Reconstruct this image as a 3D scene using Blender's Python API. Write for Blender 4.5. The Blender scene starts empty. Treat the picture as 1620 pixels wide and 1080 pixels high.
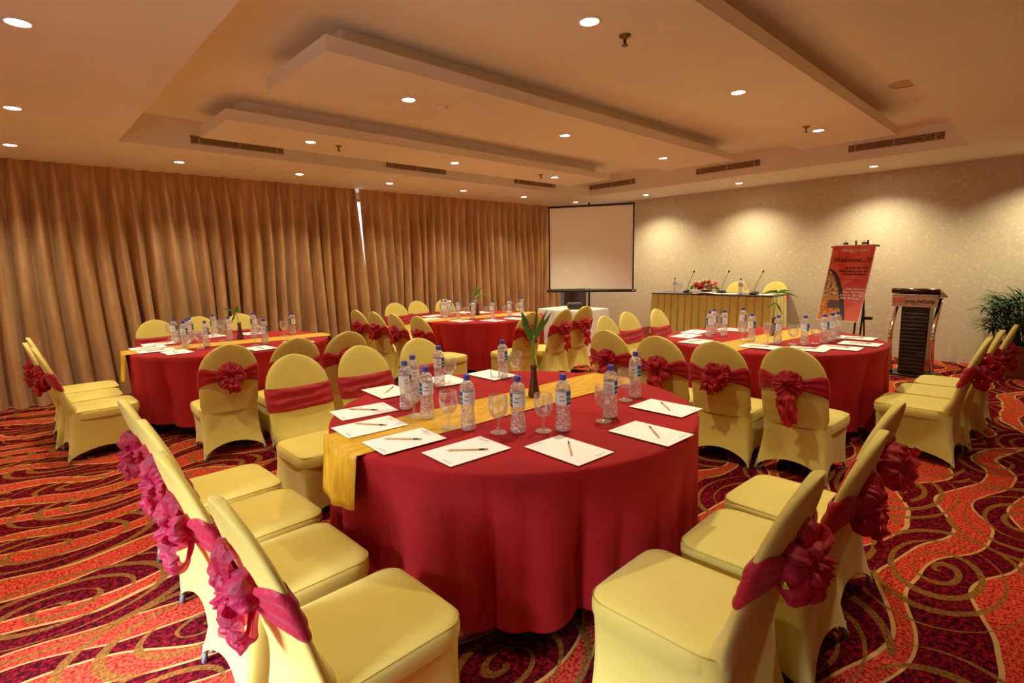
import bpy, bmesh, math, random
from mathutils import Vector, Matrix, noise

PI = math.pi
SC = bpy.context.scene
COL = SC.collection
R = math.radians

# ------------------------------------------------------------------ camera
CAM_H = 1.5
F_PX = 838.686
RT = Vector((0.7234, -0.6901, -0.0212)).normalized()
FW = Vector((0.6812, 0.7178, -0.1433)).normalized()
UP = RT.cross(FW).normalized()
RT = FW.cross(UP).normalized()
cam_d = bpy.data.cameras.new('camera')
cam = bpy.data.objects.new('camera', cam_d)
COL.objects.link(cam)
cam.matrix_world = Matrix(((RT.x, UP.x, -FW.x, 0), (RT.y, UP.y, -FW.y, 0), (RT.z, UP.z, -FW.z, CAM_H), (0, 0, 0, 1)))
cam_d.sensor_width = 36.0
cam_d.lens = F_PX / 1620 * 36.0
cam_d.clip_start = 0.05
SC.camera = cam


def ray(px, py):
    return RT * ((px - 810) / F_PX) - UP * ((py - 540) / F_PX) + FW


def atz(px, py, z):
    d = ray(px, py)
    t = (z - CAM_H) / d.z
    return Vector((0, 0, CAM_H)) + d * t


def atx(px, py, x):
    d = ray(px, py)
    return Vector((0, 0, CAM_H)) + d * (x / d.x)


def atd(px, py, dep):
    return Vector((0, 0, CAM_H)) + ray(px, py) * dep


# ------------------------------------------------------------------ tagging
def tag(o, label=None, cat=None, group=None, kind=None):
    if label: o['label'] = label
    if cat: o['category'] = cat
    if group: o['group'] = group
    if kind: o['kind'] = kind
    return o


def thing(name, loc, rz=0.0, label=None, cat=None, group=None):
    o = bpy.data.objects.new(name, None)
    o.empty_display_size = 0.1
    COL.objects.link(o)
    o.location = loc
    o.rotation_euler = (0, 0, rz)
    return tag(o, label, cat, group)


def link(name, me, parent=None):
    o = bpy.data.objects.new(name, me)
    COL.objects.link(o)
    if parent is not None:
        o.parent = parent
    return o


# ------------------------------------------------------------------ mesh builder
class MB:
    def __init__(s):
        s.v = []; s.f = []; s.m = []; s.sm = []

    def add(s, vs, fs, mi=0, smooth=True):
        b = len(s.v)
        s.v += [tuple(v) for v in vs]
        for f in fs:
            s.f.append([b + i for i in f]); s.m.append(mi); s.sm.append(smooth)

    def grid(s, fn, nu, nv, closeu=False, closev=False, mi=0, smooth=True, mifn=None):
        vs = []
        for j in range(nv + (0 if closev else 1)):
            for i in range(nu + (0 if closeu else 1)):
                vs.append(fn(i / nu, j / nv))
        W = nu + (0 if closeu else 1)
        H = nv + (0 if closev else 1)
        b = len(s.v)
        s.v += [tuple(v) for v in vs]
        for j in range(nv):
            for i in range(nu):
                a = j * W + i; c = j * W + (i + 1) % W
                d = ((j + 1) % H) * W + (i + 1) % W; e = ((j + 1) % H) * W + i
                s.f.append([b + a, b + c, b + d, b + e])
                s.m.append(mifn(i, j) if mifn else mi); s.sm.append(smooth)

    def box(s, c, d, mi=0, rot=None, bev=0.0):
        cx, cy, cz = c; x, y, z = d[0] / 2, d[1] / 2, d[2] / 2
        if bev <= 0:
            vs = [(-x, -y, -z), (x, -y, -z), (x, y, -z), (-x, y, -z), (-x, -y, z), (x, -y, z), (x, y, z), (-x, y, z)]
            fs = [(0, 3, 2, 1), (4, 5, 6, 7), (0, 1, 5, 4), (1, 2, 6, 5), (2, 3, 7, 6), (3, 0, 4, 7)]
        else:
            b = min(bev, x * .98, y * .98, z * .98)
            bm = bmesh.new()
            bmesh.ops.create_cube(bm, size=1, matrix=Matrix.Diagonal((2 * x, 2 * y, 2 * z, 1)))
            bmesh.ops.bevel(bm, geom=bm.edges[:], offset=b, segments=2, affect='EDGES', profile=.5)
            vs = [v.co.copy() for v in bm.verts]; bm.verts.index_update()
            fs = [[v.index for v in f.verts] for f in bm.faces]
            bm.free()
        out = []
        for v in vs:
            v = Vector(v)
            if rot is not None: v = rot @ v
            out.append((v.x + cx, v.y + cy, v.z + cz))
        s.add(out, fs, mi, smooth=False)

    def lathe(s, prof, n=24, c=(0, 0, 0), mi=0, capb=True, capt=True, mifn=None, rfn=None):
        m = len(prof) - 1
        b = len(s.v)
        for (r, z) in prof:
            for i in range(n):
                a = 2 * PI * i / n
                rr = r if rfn is None else rfn(r, z, a)
                s.v.append((c[0] + rr * math.cos(a), c[1] + rr * math.sin(a), c[2] + z))
        for j in range(m):
            for i in range(n):
                i2 = (i + 1) % n
                s.f.append([b + j * n + i, b + j * n + i2, b + (j + 1) * n + i2, b + (j + 1) * n + i])
                s.m.append(mifn(i, j) if mifn else mi); s.sm.append(True)
        if capb:
            s.f.append([b + i for i in reversed(range(n))]); s.m.append(mi); s.sm.append(False)
        if capt:
            s.f.append([b + m * n + i for i in range(n)]); s.m.append(mi); s.sm.append(False)

    def tube(s, pts, rad, n=8, mi=0, flat=None):
        pts = [Vector(p) for p in pts]
        b = len(s.v); N = len(pts)
        up = Vector((0.13, 0.21, 0.97))
        for k, p in enumerate(pts):
            t = (pts[min(k + 1, N - 1)] - pts[max(k - 1, 0)]).normalized()
            if flat is not None:
                x = Vector(flat).normalized(); y = t.cross(x).normalized()
            else:
                x = t.cross(up)
                if x.length < 1e-3: x = t.cross(Vector((1, 0, 0)))
                x.normalize(); y = t.cross(x).normalized()
            r = rad[k] if isinstance(rad, (list, tuple)) and not isinstance(rad[0], (list, tuple)) and flat is None else rad
            for i in range(n):
                a = 2 * PI * i / n
                if flat is not None:
                    q = p + x * (math.cos(a) * rad[0]) + y * (math.sin(a) * rad[1])
                else:
                    q = p + (x * math.cos(a) + y * math.sin(a)) * r
                s.v.append(tuple(q))
        for k in range(N - 1):
            for i in range(n):
                i2 = (i + 1) % n
                s.f.append([b + k * n + i, b + k * n + i2, b + (k + 1) * n + i2, b + (k + 1) * n + i]); s.m.append(mi); s.sm.append(True)
        s.f.append([b + i for i in reversed(range(n))]); s.m.append(mi); s.sm.append(False)
        s.f.append([b + (N - 1) * n + i for i in range(n)]); s.m.append(mi); s.sm.append(False)

    def poly(s, pts, mi=0):
        s.add(pts, [list(range(len(pts)))], mi, False)

    def mesh(s, name, mats, subsurf=0):
        me = bpy.data.meshes.new(name)
        me.from_pydata(s.v, [], s.f)
        if not isinstance(mats, (list, tuple)): mats = [mats]
        for m in mats: me.materials.append(m)
        me.polygons.foreach_set('material_index', s.m)
        me.polygons.foreach_set('use_smooth', s.sm)
        me.update()
        bm = bmesh.new(); bm.from_mesh(me)
        bmesh.ops.recalc_face_normals(bm, faces=bm.faces)
        bm.to_mesh(me); bm.free()
        return me

    def obj(s, name, mats, parent=None):
        return link(name, s.mesh(name, mats), parent)


# ------------------------------------------------------------------ materials
def srgb(r, g, b):
    def f(c):
        c /= 255.0
        return c / 12.92 if c <= .04045 else ((c + .055) / 1.055) ** 2.4
    return (f(r), f(g), f(b), 1)


class N:
    """tiny node expression helper"""
    def __init__(s, name):
        s.mat = bpy.data.materials.new(name)
        s.mat.use_nodes = True
        s.t = s.mat.node_tree
        s.t.nodes.clear()
        s.out = s.t.nodes.new('ShaderNodeOutputMaterial')

    def node(s, kind, **kw):
        n = s.t.nodes.new(kind)
        for k, v in kw.items():
            setattr(n, k, v)
        return n

    def put(s, sock, v):
        if isinstance(v, bpy.types.NodeSocket): s.t.links.new(v, sock)
        elif v is not None:
            try: sock.default_value = v
            except Exception: sock.default_value = (v, v, v)

    def m(s, op, a, b=None, c=None):
        n = s.node('ShaderNodeMath', operation=op)
        s.put(n.inputs[0], a)
        if b is not None: s.put(n.inputs[1], b)
        if c is not None: s.put(n.inputs[2], c)
        return n.outputs[0]

    def coord(s, which='Object'):
        return s.node('ShaderNodeTexCoord').outputs[which]

    def sep(s, v):
        n = s.node('ShaderNodeSeparateXYZ'); s.put(n.inputs[0], v)
        return n.outputs

    def comb(s, x, y, z=0.0):
        n = s.node('ShaderNodeCombineXYZ')
        s.put(n.inputs[0], x); s.put(n.inputs[1], y); s.put(n.inputs[2], z)
        return n.outputs[0]

    def noise(s, vec, scale, detail=2.0, rough=.5, out='Fac'):
        n = s.node('ShaderNodeTexNoise'); s.put(n.inputs['Vector'], vec)
        n.inputs['Scale'].default_value = scale; n.inputs['Detail'].default_value = detail
        n.inputs['Roughness'].default_value = rough
        return n.outputs[out]

    def mapping(s, vec, scale=(1, 1, 1), rot=(0, 0, 0), loc=(0, 0, 0)):
        n = s.node('ShaderNodeMapping'); s.put(n.inputs[0], vec)
        n.inputs['Scale'].default_value = scale; n.inputs['Rotation'].default_value = rot; n.inputs['Location'].default_value = loc
        return n.outputs[0]

    def mix(s, f, a, b):
        n = s.node('ShaderNodeMix', data_type='RGBA')
        s.put(n.inputs[0], f); s.put(n.inputs[6], a); s.put(n.inputs[7], b)
        return n.outputs[2]

    def ramp(s, f, lo, hi):
        n = s.node('ShaderNodeMapRange', interpolation_type='SMOOTHSTEP')
        s.put(n.inputs[0], f); n.inputs[1].default_value = lo; n.inputs[2].default_value = hi
        return n.outputs[0]

    def bump(s, h, strength=.3, dist=.01):
        n = s.node('ShaderNodeBump'); s.put(n.inputs['Height'], h)
        n.inputs['Strength'].default_value = strength; n.inputs['Distance'].default_value = dist
        return n.outputs[0]

    def bsdf(s, col, rough=.5, metal=0.0, spec=.5, normal=None, **kw):
        n = s.node('ShaderNodeBsdfPrincipled')
        s.put(n.inputs['Base Color'], col); s.put(n.inputs['Roughness'], rough); s.put(n.inputs['Metallic'], metal)
        n.inputs['Specular IOR Level'].default_value = spec
        if normal is not None: s.put(n.inputs['Normal'], normal)
        for k, v in kw.items():
            s.put(n.inputs[k.replace('_', ' ')], v)
        s.last = n
        return n.outputs[0]

    def done(s, sh):
        s.t.links.new(sh, s.out.inputs[0])
        return s.mat


def plain(name, col, rough=.5, metal=0.0, spec=.5, var=.06, vscale=12.0, bump=0.0, bscale=200.0, **kw):
    n = N(name)
    o = n.coord('Object')
    f = n.noise(o, vscale, 3)
    d = tuple(max(0, c * (1 - var * 2)) for c in col[:3]) + (1,)
    c = n.mix(n.ramp(f, .3, .7), d, col)
    nm = n.bump(n.noise(o, bscale, 2), bump, .004) if bump > 0 else None
    return n.done(n.bsdf(c, rough, metal, spec, nm, **kw))


def fabric(name, col, dark, rough=.8, sheen=.3, wr=.25, wscale=5.0):
    n = N(name)
    o = n.coord('Object')
    f = n.noise(o, 3.0, 3)
    c = n.mix(n.ramp(f, .25, .75), dark, col)
    fine = n.noise(o, 500.0, 1)
    wrk = n.noise(o, wscale, 4, .55)
    h = n.m('ADD', n.m('MULTIPLY', fine, .04), wrk)
    nm = n.bump(h, wr, .03)
    return n.done(n.bsdf(c, rough, 0, .25, nm, Sheen_Weight=sheen))


def make_ceiling_mat(name='ceiling_paint', col=(.87, .775, .62, 1)):
    return plain(name, col, .85, 0, .2, .02, 1.5)


M = {}
M['ceil'] = make_ceiling_mat()
M['cover'] = fabric('yellow_spandex', srgb(214, 190, 90), srgb(204, 180, 78), .62, .12, .10, 4.0)
M['red'] = fabric('crimson_tablecloth', srgb(162, 17, 19), srgb(142, 11, 13), .9, .0, .22, 6.0)
M['white_cloth'] = fabric('white_cloth', srgb(236, 228, 214), srgb(226, 214, 198), .8, .2, .3, 8.0)
M['mustard'] = fabric('mustard_skirt_satin', srgb(214, 192, 96), srgb(200, 176, 80), .5, .3, .2, 5.0)
M['grey_cloth'] = fabric('slate_top_cloth', srgb(92, 84, 92), srgb(78, 72, 80), .7, .2, .1)
M['black'] = plain('black_plastic', srgb(16, 15, 16), .45)
M['blackmetal'] = plain('black_metal', srgb(20, 18, 18), .4, .3)
M['chrome'] = plain('chrome', (.85, .8, .76, 1), .08, 1.0, .5, .01)
M['brass'] = plain('brass', srgb(222, 180, 70), .25, 1.0)
M['grey_foot'] = plain('grey_foot_cap', srgb(120, 122, 128), .4)
M['paper'] = plain('notepaper', srgb(250, 246, 236), .7, 0, .3, .01)
M['ink'] = plain('grey_print', srgb(140, 135, 135), .7)
M['pencil'] = plain('pencil_wood', srgb(226, 168, 104), .5, 0, .4, .08, 60)
M['graphite'] = plain('graphite', srgb(40, 38, 40), .4)
M['cap'] = plain('blue_cap', srgb(58, 68, 176), .35)
M['lab_white'] = plain('label_white', srgb(240, 236, 234), .4)
M['lab_blue'] = plain('label_blue', srgb(28, 52, 150), .4)
M['lab_green'] = plain('label_green', srgb(20, 128, 66), .4)
M['lab_sky'] = plain('label_sky', srgb(150, 190, 230), .4)
M['lab_red'] = plain('label_red', srgb(200, 50, 40), .4)
M['vase'] = plain('dark_red_wood', srgb(88, 30, 18), .35, 0, .5, .2, 20)
M['stem'] = plain('bamboo_stem', srgb(126, 176, 70), .45, 0, .5, .15, 40)
M['leaf'] = plain('leaf_green', srgb(88, 148, 46), .4, 0, .5, .2, 15)
M['palm'] = plain('palm_green', srgb(38, 84, 28), .55, 0, .25, .3, 9)
M['terracotta'] = plain('terracotta', srgb(140, 74, 40), .6, 0, .3, .15, 8)
M['soil'] = plain('soil', srgb(40, 28, 20), .9, 0, .1, .3, 40)
M['dark_wood'] = plain('dark_mahogany', srgb(66, 26, 16), .22, 0, .5, .25, 14)
M['white_trim'] = plain('lamp_trim', srgb(238, 226, 206), .4)
M['vent_dark'] = plain('vent_shadow', srgb(34, 24, 16), .8)
M['vent_bar'] = plain('vent_bar', srgb(196, 160, 116), .6)
M['brown_panel'] = plain('brown_pillar', srgb(72, 42, 26), .6)
M['frame_alu'] = plain('window_aluminium', srgb(150, 146, 140), .4, .6)
M['bronze'] = plain('bronze', srgb(120, 96, 60), .35, .8)
M['stage'] = plain('stage_carpet', srgb(120, 30, 20), .9, 0, .1, .3, 30)
M['poster_red'] = None
M['txt_black'] = plain('black_lettering', srgb(52, 14, 10), .6)
M['txt_white'] = plain('white_lettering', srgb(250, 240, 232), .6)
M['txt_orange'] = plain('orange_logo', srgb(240, 74, 30), .5)
M['rose'] = plain('rose_red', srgb(206, 28, 46), .55, 0, .4, .2, 30)
M['coral'] = plain('coral_petal', srgb(240, 130, 96), .55, 0, .4, .15, 30)
M['cream'] = plain('cream_petal', srgb(236, 214, 158), .55, 0, .4, .12, 30)
M['lime'] = plain('lime_petal', srgb(204, 200, 50), .55, 0, .4, .15, 30)


def mat_wood_plate():
    n = N('walnut_plate')
    o = n.coord('Object')
    v = n.mapping(o, (3, 3, 16))
    f = n.noise(v, 3.0, 4, .6)
    w = n.m('SINE', n.m('MULTIPLY', f, 22.0))
    c = n.mix(n.ramp(w, -1, 1), srgb(166, 122, 96), srgb(206, 166, 136))
    return n.done(n.bsdf(c, .25))


M['plate'] = mat_wood_plate()


def mat_organza(name, col, dark, hi, alpha=.1):
    n = N(name)
    o = n.coord('Object')
    f = n.noise(o, 18.0, 3, .5)
    c = n.mix(n.ramp(f, .3, .7), dark, col)
    nm = n.bump(n.noise(o, 46.0, 5, .65), .8, .012)
    b = n.bsdf(c, .3, 0, .6, nm, Sheen_Weight=.5, Sheen_Tint=hi)
    tr = n.node('ShaderNodeBsdfTransparent')
    n.put(tr.inputs[0], hi)
    mx = n.node('ShaderNodeMixShader')
    lw = n.node('ShaderNodeLayerWeight'); lw.inputs[0].default_value = .35
    tl = n.node('ShaderNodeBsdfTranslucent'); n.put(tl.inputs[0], c)
    m0 = n.node('ShaderNodeMixShader'); m0.inputs[0].default_value = .3
    n.t.links.new(b, m0.inputs[1]); n.t.links.new(tl.outputs[0], m0.inputs[2]); b = m0.outputs[0]
    k = n.m('MULTIPLY', n.m('SUBTRACT', 1.0, lw.outputs['Facing']), alpha * 2)
    n.put(mx.inputs[0], k)
    n.t.links.new(b, mx.inputs[1]); n.t.links.new(tr.outputs[0], mx.inputs[2])
    return n.done(mx.outputs[0])


M['sash'] = mat_organza('crimson_organza', srgb(208, 22, 44), srgb(168, 12, 30), (.8, .1, .16, 1), .16)
M['sash_daylit'] = mat_organza('daylit_crimson_organza', srgb(190, 16, 60), srgb(150, 8, 38), (.9, .15, .35, 1), .2)  # same crimson organza with the pink cast of daylight put into its colour
M['band'] = fabric('crimson_band', srgb(172, 17, 28), srgb(152, 11, 22), .55, .1, .5, 16.0)
M['band_daylit'] = fabric('daylit_crimson_band', srgb(170, 14, 44), srgb(146, 8, 34), .5, .1, .5, 16.0)  # copy of the crimson band, daylight's pink tint painted in


def mat_runner():
    n = N('gold_organza_runner')
    o = n.coord('Object')
    v = n.mapping(o, (3, 18, 6))
    f = n.noise(v, 2.2, 5, .6)
    c = n.mix(n.ramp(f, .3, .7), srgb(204, 140, 10), srgb(232, 180, 36))
    nm = n.bump(n.noise(v, 3.0, 5, .65), .7, .01)
    return n.done(n.bsdf(c, .4, .1, .5, nm))


M['runner'] = mat_runner()


def mat_curtain():
    n = N('bronze_satin_curtain')
    o = n.coord('Object')
    v = n.mapping(o, (1, 1, .25))
    f = n.noise(v, 6.0, 4, .6)
    c = n.mix(n.ramp(f, .3, .7), srgb(172, 120, 74), srgb(204, 156, 100))
    weave = n.noise(n.mapping(o, (8, 8, 300)), 4.0, 2)
    nm = n.bump(n.m('ADD', weave, n.noise(v, 14.0, 3)), .12, .006)
    return n.done(n.bsdf(c, .42, .12, .5, nm, Sheen_Weight=.3, Sheen_Tint=(1, .8, .5, 1)))


M['curtain'] = mat_curtain()


def mat_wallpaper():
    n = N('beige_damask_wallpaper')
    o = n.coord('Object')
    wob = n.noise(o, 7.0, 3, .6, 'Color')
    vo = n.node('ShaderNodeTexVoronoi', feature='F1')
    add = n.node('ShaderNodeVectorMath', operation='MULTIPLY_ADD')
    n.put(add.inputs[0], wob); add.inputs[1].default_value = (.16, .16, .16); n.put(add.inputs[2], o)
    n.put(vo.inputs['Vector'], add.outputs[0]); vo.inputs['Scale'].default_value = 16.0
    a = n.ramp(vo.outputs['Distance'], .18, .42)
    f2 = n.noise(o, 24.0, 5, .65)
    f3 = n.noise(o, 1.3, 2)
    k = n.m('MULTIPLY', n.m('SUBTRACT', 1.0, a), n.ramp(f2, .36, .6))
    c0 = n.mix(n.ramp(f3, .3, .7), srgb(188, 170, 134), srgb(198, 180, 144))
    c0 = n.mix(n.ramp(f2, .3, .7), c0, srgb(202, 184, 148))
    c = n.mix(n.m('MULTIPLY', k, .42), c0, srgb(228, 212, 176))
    rgh = n.m('SUBTRACT', .62, n.m('MULTIPLY', k, .22))
    nm = n.bump(n.m('ADD', k, f2), .12, .004)
    return n.done(n.bsdf(c, rgh, 0, .45, nm))


M['wallpaper'] = mat_wallpaper()
M['plaster'] = plain('cream_plaster', srgb(206, 186, 152), .85, 0, .2, .03, 2)


def mat_carpet():
    n = N('swirl_carpet')
    o = n.coord('Object')
    x, y, _ = n.sep(o)
    # wandering bands running along +X
    warp = n.noise(n.comb(n.m('MULTIPLY', x, .55), n.m('MULTIPLY', y, .5), 1.7), 1.0, 1)
    warp2 = n.noise(n.comb(n.m('MULTIPLY', x, .9), n.m('MULTIPLY', y, .9), 5.1), 1.4, 1)
    ph = n.m('MULTIPLY', n.m('SINE', n.m('MULTIPLY', y, 2.1)), .9)
    s1 = n.m('SINE', n.m('ADD', n.m('MULTIPLY', x, 5.6), ph))
    w = n.m('ADD', y, n.m('MULTIPLY', s1, .075))
    w = n.m('ADD', w, n.m('MULTIPLY', warp, .9))
    w = n.m('ADD', w, n.m('MULTIPLY', warp2, .35))
    fr = n.m('FRACT', n.m('MULTIPLY', w, 2.85))
    tri = n.m('ABSOLUTE', n.m('SUBTRACT', fr, .5))          # 0 centre .. .5
    wid = n.m('ADD', .20, n.m('MULTIPLY', n.m('SUBTRACT', n.noise(n.comb(x, y, 9.0), 1.6, 1), .5), .55))
    dd = n.m('SUBTRACT', tri, wid)
    red = n.m('LESS_THAN', dd, 0.0)
    gold = n.m('LESS_THAN', n.m('ABSOLUTE', dd), .021)
    # spirals, one per cell
    vo = n.node('ShaderNodeTexVoronoi', feature='F1', voronoi_dimensions='2D')
    q = n.comb(n.m('MULTIPLY', x, .8), n.m('MULTIPLY', y, 1.25))
    n.put(vo.inputs['Vector'], q); vo.inputs['Scale'].default_value = 1.35; vo.inputs['Randomness'].default_value = .55
    px, py, _ = n.sep(vo.outputs['Position'])
    qx, qy, _ = n.sep(q)
    dx = n.m('SUBTRACT', qx, px); dy = n.m('SUBTRACT', qy, py)
    ang = n.m('DIVIDE', n.m('ARCTAN2', dy, dx), 2 * PI)
    r = n.m('SQRT', n.m('ADD', n.m('MULTIPLY', dx, dx), n.m('MULTIPLY', dy, dy)))
    cr, cg, cb = n.sep(vo.outputs['Color'])
    sg = n.m('SUBTRACT', n.m('MULTIPLY', n.m('GREATER_THAN', cr, .5), 2.0), 1.0)
    sp = n.m('FRACT', n.m('ADD', n.m('ADD', n.m('MULTIPLY', r, 9.5), n.m('MULTIPLY', ang, sg)), cg))
    rag = n.m('FRACT', n.m('ADD', n.m('ADD', n.m('MULTIPLY', r, 2.3), ang), cb))
    thick = n.m('MULTIPLY', n.ramp(n.m('ABSOLUTE', n.m('SUBTRACT', rag, .5)), .62, .12), .17)
    arm = n.m('LESS_THAN', n.m('ABSOLUTE', n.m('SUBTRACT', sp, .5)), thick)
    arm = n.m('MULTIPLY', arm, n.m('LESS_THAN', r, .46))
    # tufts
    tf = n.noise(o, 72.0, 2, .8)
    tf2 = n.noise(o, 46.0, 2, .8)
    tt = n.ramp(tf, .42, .58)
    cred = n.mix(tt, srgb(128, 20, 18), srgb(200, 68, 44))
    cred = n.mix(n.m('MULTIPLY', n.ramp(tf2, .5, .7), .5), cred, srgb(196, 46, 26))
    cdark = n.mix(n.ramp(tf2, .42, .66), srgb(48, 8, 14), srgb(124, 16, 24))
    c = n.mix(red, cdark, cred)
    c = n.mix(gold, c, srgb(176, 132, 72))
    c = n.mix(n.m('MULTIPLY', arm, .92), c, n.mix(tt, srgb(98, 58, 22), srgb(130, 82, 34)))
    nm = n.bump(n.noise(o, 240.0, 2, .7), .5, .006)
    return n.done(n.bsdf(c, 1.0, 0, .0, nm))


M['carpet'] = mat_carpet()


def mat_glass(name, tint, transp, rough=.02, ior=1.33):
    n = N(name)
    g = n.bsdf(tint, rough, 0, .5, None, Transmission_Weight=1.0, IOR=ior)
    tr = n.node('ShaderNodeBsdfTransparent'); tr.inputs[0].default_value = (.97, .97, .97, 1)
    mx = n.node('ShaderNodeMixShader')
    o = n.coord('Object')
    n.put(mx.inputs[0], n.m('ADD', transp, n.m('MULTIPLY', n.noise(o, 30.0), .05)))
    n.t.links.new(g, mx.inputs[1]); n.t.links.new(tr.outputs[0], mx.inputs[2])
    return n.done(mx.outputs[0])


def mat_thin(name, tint, gloss=.9, rough=.04, base=.06, blend=.25, milk=0.0):
    n = N(name)
    tr = n.node('ShaderNodeBsdfTransparent'); tr.inputs[0].default_value = tint
    gl = n.bsdf((.95, .95, .95, 1), rough, 0, 1.0)
    lw = n.node('ShaderNodeLayerWeight'); lw.inputs[0].default_value = blend
    o = n.coord('Object')
    wob = n.noise(o, 60.0, 2)
    k = n.m('ADD', base, n.m('MULTIPLY', lw.outputs['Facing'], gloss))
    k = n.m('MINIMUM', n.m('ADD', k, n.m('MULTIPLY', wob, milk)), 1.0)
    mg = n.node('ShaderNodeBsdfGlossy'); mg.inputs['Roughness'].default_value = rough
    df = n.node('ShaderNodeBsdfDiffuse'); df.inputs[0].default_value = (.9, .88, .86, 1)
    m1 = n.node('ShaderNodeMixShader'); m1.inputs[0].default_value = .35
    n.t.links.new(mg.outputs[0], m1.inputs[1]); n.t.links.new(df.outputs[0], m1.inputs[2])
    mx = n.node('ShaderNodeMixShader')
    n.put(mx.inputs[0], k)
    n.t.links.new(tr.outputs[0], mx.inputs[1]); n.t.links.new(m1.outputs[0], mx.inputs[2])
    return n.done(mx.outputs[0])



def mat_bottle():
    n = N('clear_bottle_water')
    o = n.coord('Object')
    tr = n.node('ShaderNodeBsdfTransparent'); tr.inputs[0].default_value = (.96, .96, .97, 1)
    vo = n.node('ShaderNodeTexVoronoi', feature='F1'); n.put(vo.inputs['Vector'], n.mapping(o, (1, 1, 1.6))); vo.inputs['Scale'].default_value = 95.0
    vd = vo.outputs['Distance']
    nm = n.bump(vd, .9, .006)
    gl = n.node('ShaderNodeBsdfGlossy'); gl.inputs['Roughness'].default_value = .08; n.put(gl.inputs['Normal'], nm)
    rf = n.node('ShaderNodeBsdfGlass'); rf.inputs['IOR'].default_value = 1.25; rf.inputs['Roughness'].default_value = .05; n.put(rf.inputs['Normal'], nm)
    df = n.node('ShaderNodeBsdfDiffuse'); df.inputs[0].default_value = (.95, .93, .92, 1)
    lw = n.node('ShaderNodeLayerWeight'); lw.inputs[0].default_value = .3
    spark = n.ramp(vd, .52, .72)  # painted glints: whitish cells stand in for sparkle in the water
    k = n.m('MINIMUM', n.m('ADD', n.m('ADD', .10, n.m('MULTIPLY', lw.outputs['Facing'], .5)), n.m('MULTIPLY', spark, .75)), 1.0)
    m0 = n.node('ShaderNodeMixShader'); m0.inputs[0].default_value = .5
    n.t.links.new(gl.outputs[0], m0.inputs[1]); n.t.links.new(df.outputs[0], m0.inputs[2])
    m1 = n.node('ShaderNodeMixShader'); m1.inputs[0].default_value = .25
    n.t.links.new(tr.outputs[0], m1.inputs[1]); n.t.links.new(rf.outputs[0], m1.inputs[2])
    mx = n.node('ShaderNodeMixShader'); n.put(mx.inputs[0], k)
    n.t.links.new(m1.outputs[0], mx.inputs[1]); n.t.links.new(m0.outputs[0], mx.inputs[2])
    return n.done(mx.outputs[0])


M['bottle'] = mat_bottle()
M['glass'] = mat_thin('clear_glass', (.98, .98, .98, 1), .6, .03, .06, .3, .05)
M['pane'] = mat_thin('window_pane', (.95, .97, 1, 1), .2, .02, .02, .2)


def emit(name, col, st):
    n = N(name)
    e = n.node('ShaderNodeEmission')
    o = n.coord('Object')
    f = n.noise(o, 20.0)
    n.put(e.inputs[0], n.mix(f, col, col)); e.inputs[1].default_value = st
    return n.done(e.outputs[0])


M['lamp'] = emit('lamp_glow', (1, .86, .62, 1), 40.0)


def text_mesh(body, size, depth=.0006, shear=0.0, bold=0.0, space=1.0):
    cu = bpy.data.curves.new('lettering', 'FONT')
    cu.body = body; cu.size = size; cu.extrude = depth; cu.shear = shear; cu.offset = bold; cu.space_character = space
    cu.align_x = 'CENTER'; cu.align_y = 'CENTER'
    o = bpy.data.objects.new('lettering', cu)
    COL.objects.link(o)
    dg = bpy.context.evaluated_depsgraph_get()
    dg.update()
    me = bpy.data.meshes.new_from_object(o.evaluated_get(dg))
    bpy.data.objects.remove(o, do_unlink=True)
    return me


# ------------------------------------------------------------------ room constants
ZC = 2.75       # ceiling
ZR = 3.05       # recess
XW, YW = 9.6, 8.45
X0, Y0 = -1.8, -2.6
YC = 8.05       # curtain plane
CX0, CX1, CY0, CY1 = 0.95, 8.22, 0.93, 6.44


def structure(o, label=None):
    o['kind'] = 'structure'
    if label: o['label'] = label
    return o


b = MB(); b.grid(lambda u, v: (X0 + u * (XW - X0), Y0 + v * (YW - Y0), 0), 1, 1, smooth=False)
structure(b.obj('floor', M['carpet']), 'patterned red and maroon carpet with gold swirls')

# ceiling with its coffer as one mesh
b = MB()
for (xa, xb, ya, yb) in ((X0, XW, Y0, CY0), (X0, XW, CY1, YW), (X0, CX0, CY0, CY1), (CX1, XW, CY0, CY1)):
    b.add([(xa, ya, ZC), (xb, ya, ZC), (xb, yb, ZC), (xa, yb, ZC)], [(0, 1, 2, 3)], 0, False)
b.add([(CX0, CY0, ZR), (CX1, CY0, ZR), (CX1, CY1, ZR), (CX0, CY1, ZR)], [(0, 1, 2, 3)], 0, False)
for (p, q) in (((CX0, CY0), (CX1, CY0)), ((CX1, CY0), (CX1, CY1)), ((CX1, CY1), (CX0, CY1)), ((CX0, CY1), (CX0, CY0))):
    b.add([(p[0], p[1], ZC), (q[0], q[1], ZC), (q[0], q[1], ZR), (p[0], p[1], ZR)], [(0, 1, 2, 3)], 0, False)
structure(b.obj('ceiling', M['ceil']), 'warm white ceiling with a recessed coffer')

PANELS = ((1.46, 2.44), (3.27, 4.27), (5.27, 6.13))
PZ0, PZ1 = 2.82, 2.915
for k, (ya, yb) in enumerate(PANELS):
    b = MB()
    b.box(((1.59 + 7.25) / 2, (ya + yb) / 2, (PZ0 + PZ1) / 2), (7.25 - 1.59, yb - ya, PZ1 - PZ0))
    b.box(((1.78 + 7.06) / 2, (ya + yb) / 2, (PZ1 + ZR) / 2), (7.06 - 1.78, yb - ya - .30, ZR - PZ1 - .004))
    structure(b.obj('ceiling_panel', M['ceil']), ('dropped ceiling panel over the front tables', 'middle dropped ceiling panel', 'dropped ceiling panel on the curtain side')[k])

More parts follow.
